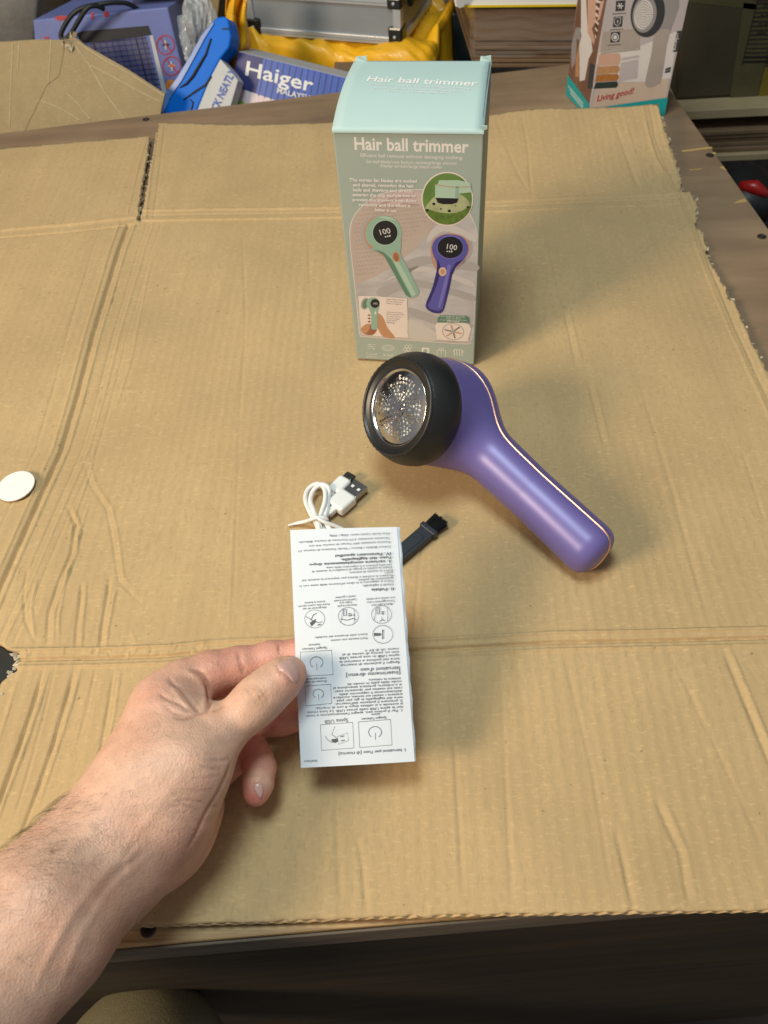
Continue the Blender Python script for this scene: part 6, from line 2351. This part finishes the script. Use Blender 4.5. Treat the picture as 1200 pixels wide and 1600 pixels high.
for x in (1.10,):
    for y in (1.11, 1.74):
        mb = MB(); mb.prism([(x, y, .50), (x + .04, y, .50), (x + .04, y + .04, .50), (x, y + .04, .50)], (0, 0, -1.295)); mb.obj('post', PALEBOARD, rack)
for y in (1.74,):
    mb = MB(); mb.prism([(.34, y, .50), (.38, y, .50), (.38, y + .04, .50), (.34, y + .04, .50)], (0, 0, -1.295)); mb.obj('post', PALEBOARD, rack)
mb = MB(); mb.hexa([(.33, 1.30, -.78), (1.15, 1.30, -.78), (1.15, 1.30, zs2 - .0105), (.33, 1.30, zs2 - .0105)], (0, .02, 0)); mb.obj('lower_panel', GREYWOOD, rack)
CARTON_SHADE = pm('shade_darkened_carton', (0.070, 0.052, 0.028), rough=.6, var=.15, vscale=12, bump=.0006, bscale=40)  # brown card in the rack's shade, the shade put into its colour
TAPEY = pm('yellow_parcel_tape', (0.22, 0.155, 0.02), rough=.25, var=.15, vscale=30)
TAPEB = pm('brown_parcel_tape', (0.115, 0.095, 0.045), rough=.25, var=.12, vscale=30)
OC = np.array([.5, 1.145, 0.0]); nC = unit([.0, -1, 0])
q = pl_quad([(1056, 160), (1330, 150), (1345, -90), (1070, -80)], OC, nC)
for p in q[:2]:
    p[2] = zs1 + .0012
big = thing('shipping_carton', 'large brown shipping carton darkened for shade, with parcel tape and a ruled label on the rack', 'carton', (q[0] + q[1]) / 2)
mb = MB(); mb.hexa(q, (0, .3, 0)); bgo = mb.obj('carton_body', CARTON_SHADE, big, bevel=.004)
sC = Sheet(q[0], q[1] - q[0], UP)
pr = Print(sC, bgo, .0004)
pr.poly('parcel_tape', TAPEB, [(1162, 4), (1215, 10), (1182, 154), (1140, 156)], 1)
pr.poly('parcel_tape', TAPEB, [(1066, 2), (1180, 15), (1182, 2), (1068, -20)], 1)
pr.poly('parcel_tape', TAPEY, [(1195, 105), (1240, 103), (1230, 152), (1183, 154)], 2)
for k in range(15):
    y = -2 + k * 7
    pr.stroke('label_print', DARKINK, [(1184 - k * 1.7, y), (1230, y - 1)], .0009 if k < 13 else .002, 3)
pr.stroke('label_print', DARKINK, [(1184.5, -4), (1159, 102)], .0009, 3)
for k in range(4):
    pr.text('lettering', DARKINK, ['QTY', 'N.W.', 'G.W.', 'MEAS'][k], (1190 - k * 3, 12 + k * 14), (1206 - k * 3, 11.5 + k * 14), layer=3)
pr.done()
for k in range(5):
    z0 = zs2 + .0006 + k * .0062
    j = .006 * math.sin(k * 2.3)
    mb = MB(); mb.prism([(.345 + j, 1.112 + abs(j), z0), (.98 + j, 1.10 + abs(j), z0), (.98, 1.55, z0), (.345, 1.55, z0)], (0, 0, .0056))
    o = mb.obj('card_sheet', KRAFT_DARK, bevel=.0008)
    tag(o, ['lowest', 'second', 'middle', 'fourth', 'topmost'][k] + ' brown card sheet of the pile on the lower rack shelf', 'card sheet', 'card sheets piled on the rack')
mb = MB(); mb.prism([(.36, 1.19, zs2 + .032), (.95, 1.18, zs2 + .032), (.95, 1.5, zs2 + .032), (.36, 1.5, zs2 + .032)], (0, 0, max(.02, zs1 - .016 - zs2 - .032))); o = mb.obj('brown_carton', KRAFT_DARK, bevel=.002)
tag(o, 'flat brown carton on the card sheets between the two rack shelves', 'carton')

# --- red and black power tool below the bench's right edge
TBLK = pm('tool_black_rubber', (0.012, 0.012, 0.014), rough=.5, var=.1)
TRED = pm('tool_red_plastic', (0.42, 0.012, 0.012), rough=.35, var=.04)
TC = aty(1172, 312, 1.02)
tool = thing('power_tool', 'black and red power tool lying below the right edge of the bench', 'power tool', TC)
bm = bmesh.new(); bmesh.ops.create_uvsphere(bm, u_segments=32, v_segments=20, radius=1.0)
for v in bm.verts:
    p = np.array(v.co); p = np.sign(p) * np.abs(p) ** .8
    v.co = Vector(p * np.array([.036, .05, .034]) + np.array([-.008, .0, .006]))
me = bpy.data.meshes.new('motor_housing'); bm.to_mesh(me); bm.free(); me.materials.append(TBLK); me.polygons.foreach_set('use_smooth', np.ones(len(me.polygons), bool))
th = bpy.data.objects.new('motor_housing', me); COL.objects.link(th); th.parent = tool; OFF[th.name] = OFF[tool.name]
mb = MB(); mb.tube([TC + p for p in ([-.03, -.02, .034], [-.014, -.03, .036], [.002, -.04, .030])], [.006, .010, .005], 14); mb.obj('red_cap', TRED, tool, smooth=True)
mb = MB(); mb.tube([TC + np.array(p) for p in ([.0, -.05, -.02], [.03, -.06, -.045], [.07, -.07, -.06])], [.016, .020, .018], 20); mb.obj('grip', TBLK, tool, smooth=True)
for a, b in (([.0, -.066, -.012], [.032, -.077, -.040]), ([.020, -.058, -.008], [.06, -.08, -.035])):
    mb = MB(); mb.tube([TC + np.array(a), TC + (np.array(a) + np.array(b)) / 2 + [0, -.003, .002], TC + np.array(b)], [.0035, .0055, .0035], 12); mb.obj('red_stripe', TRED, tool, smooth=True)
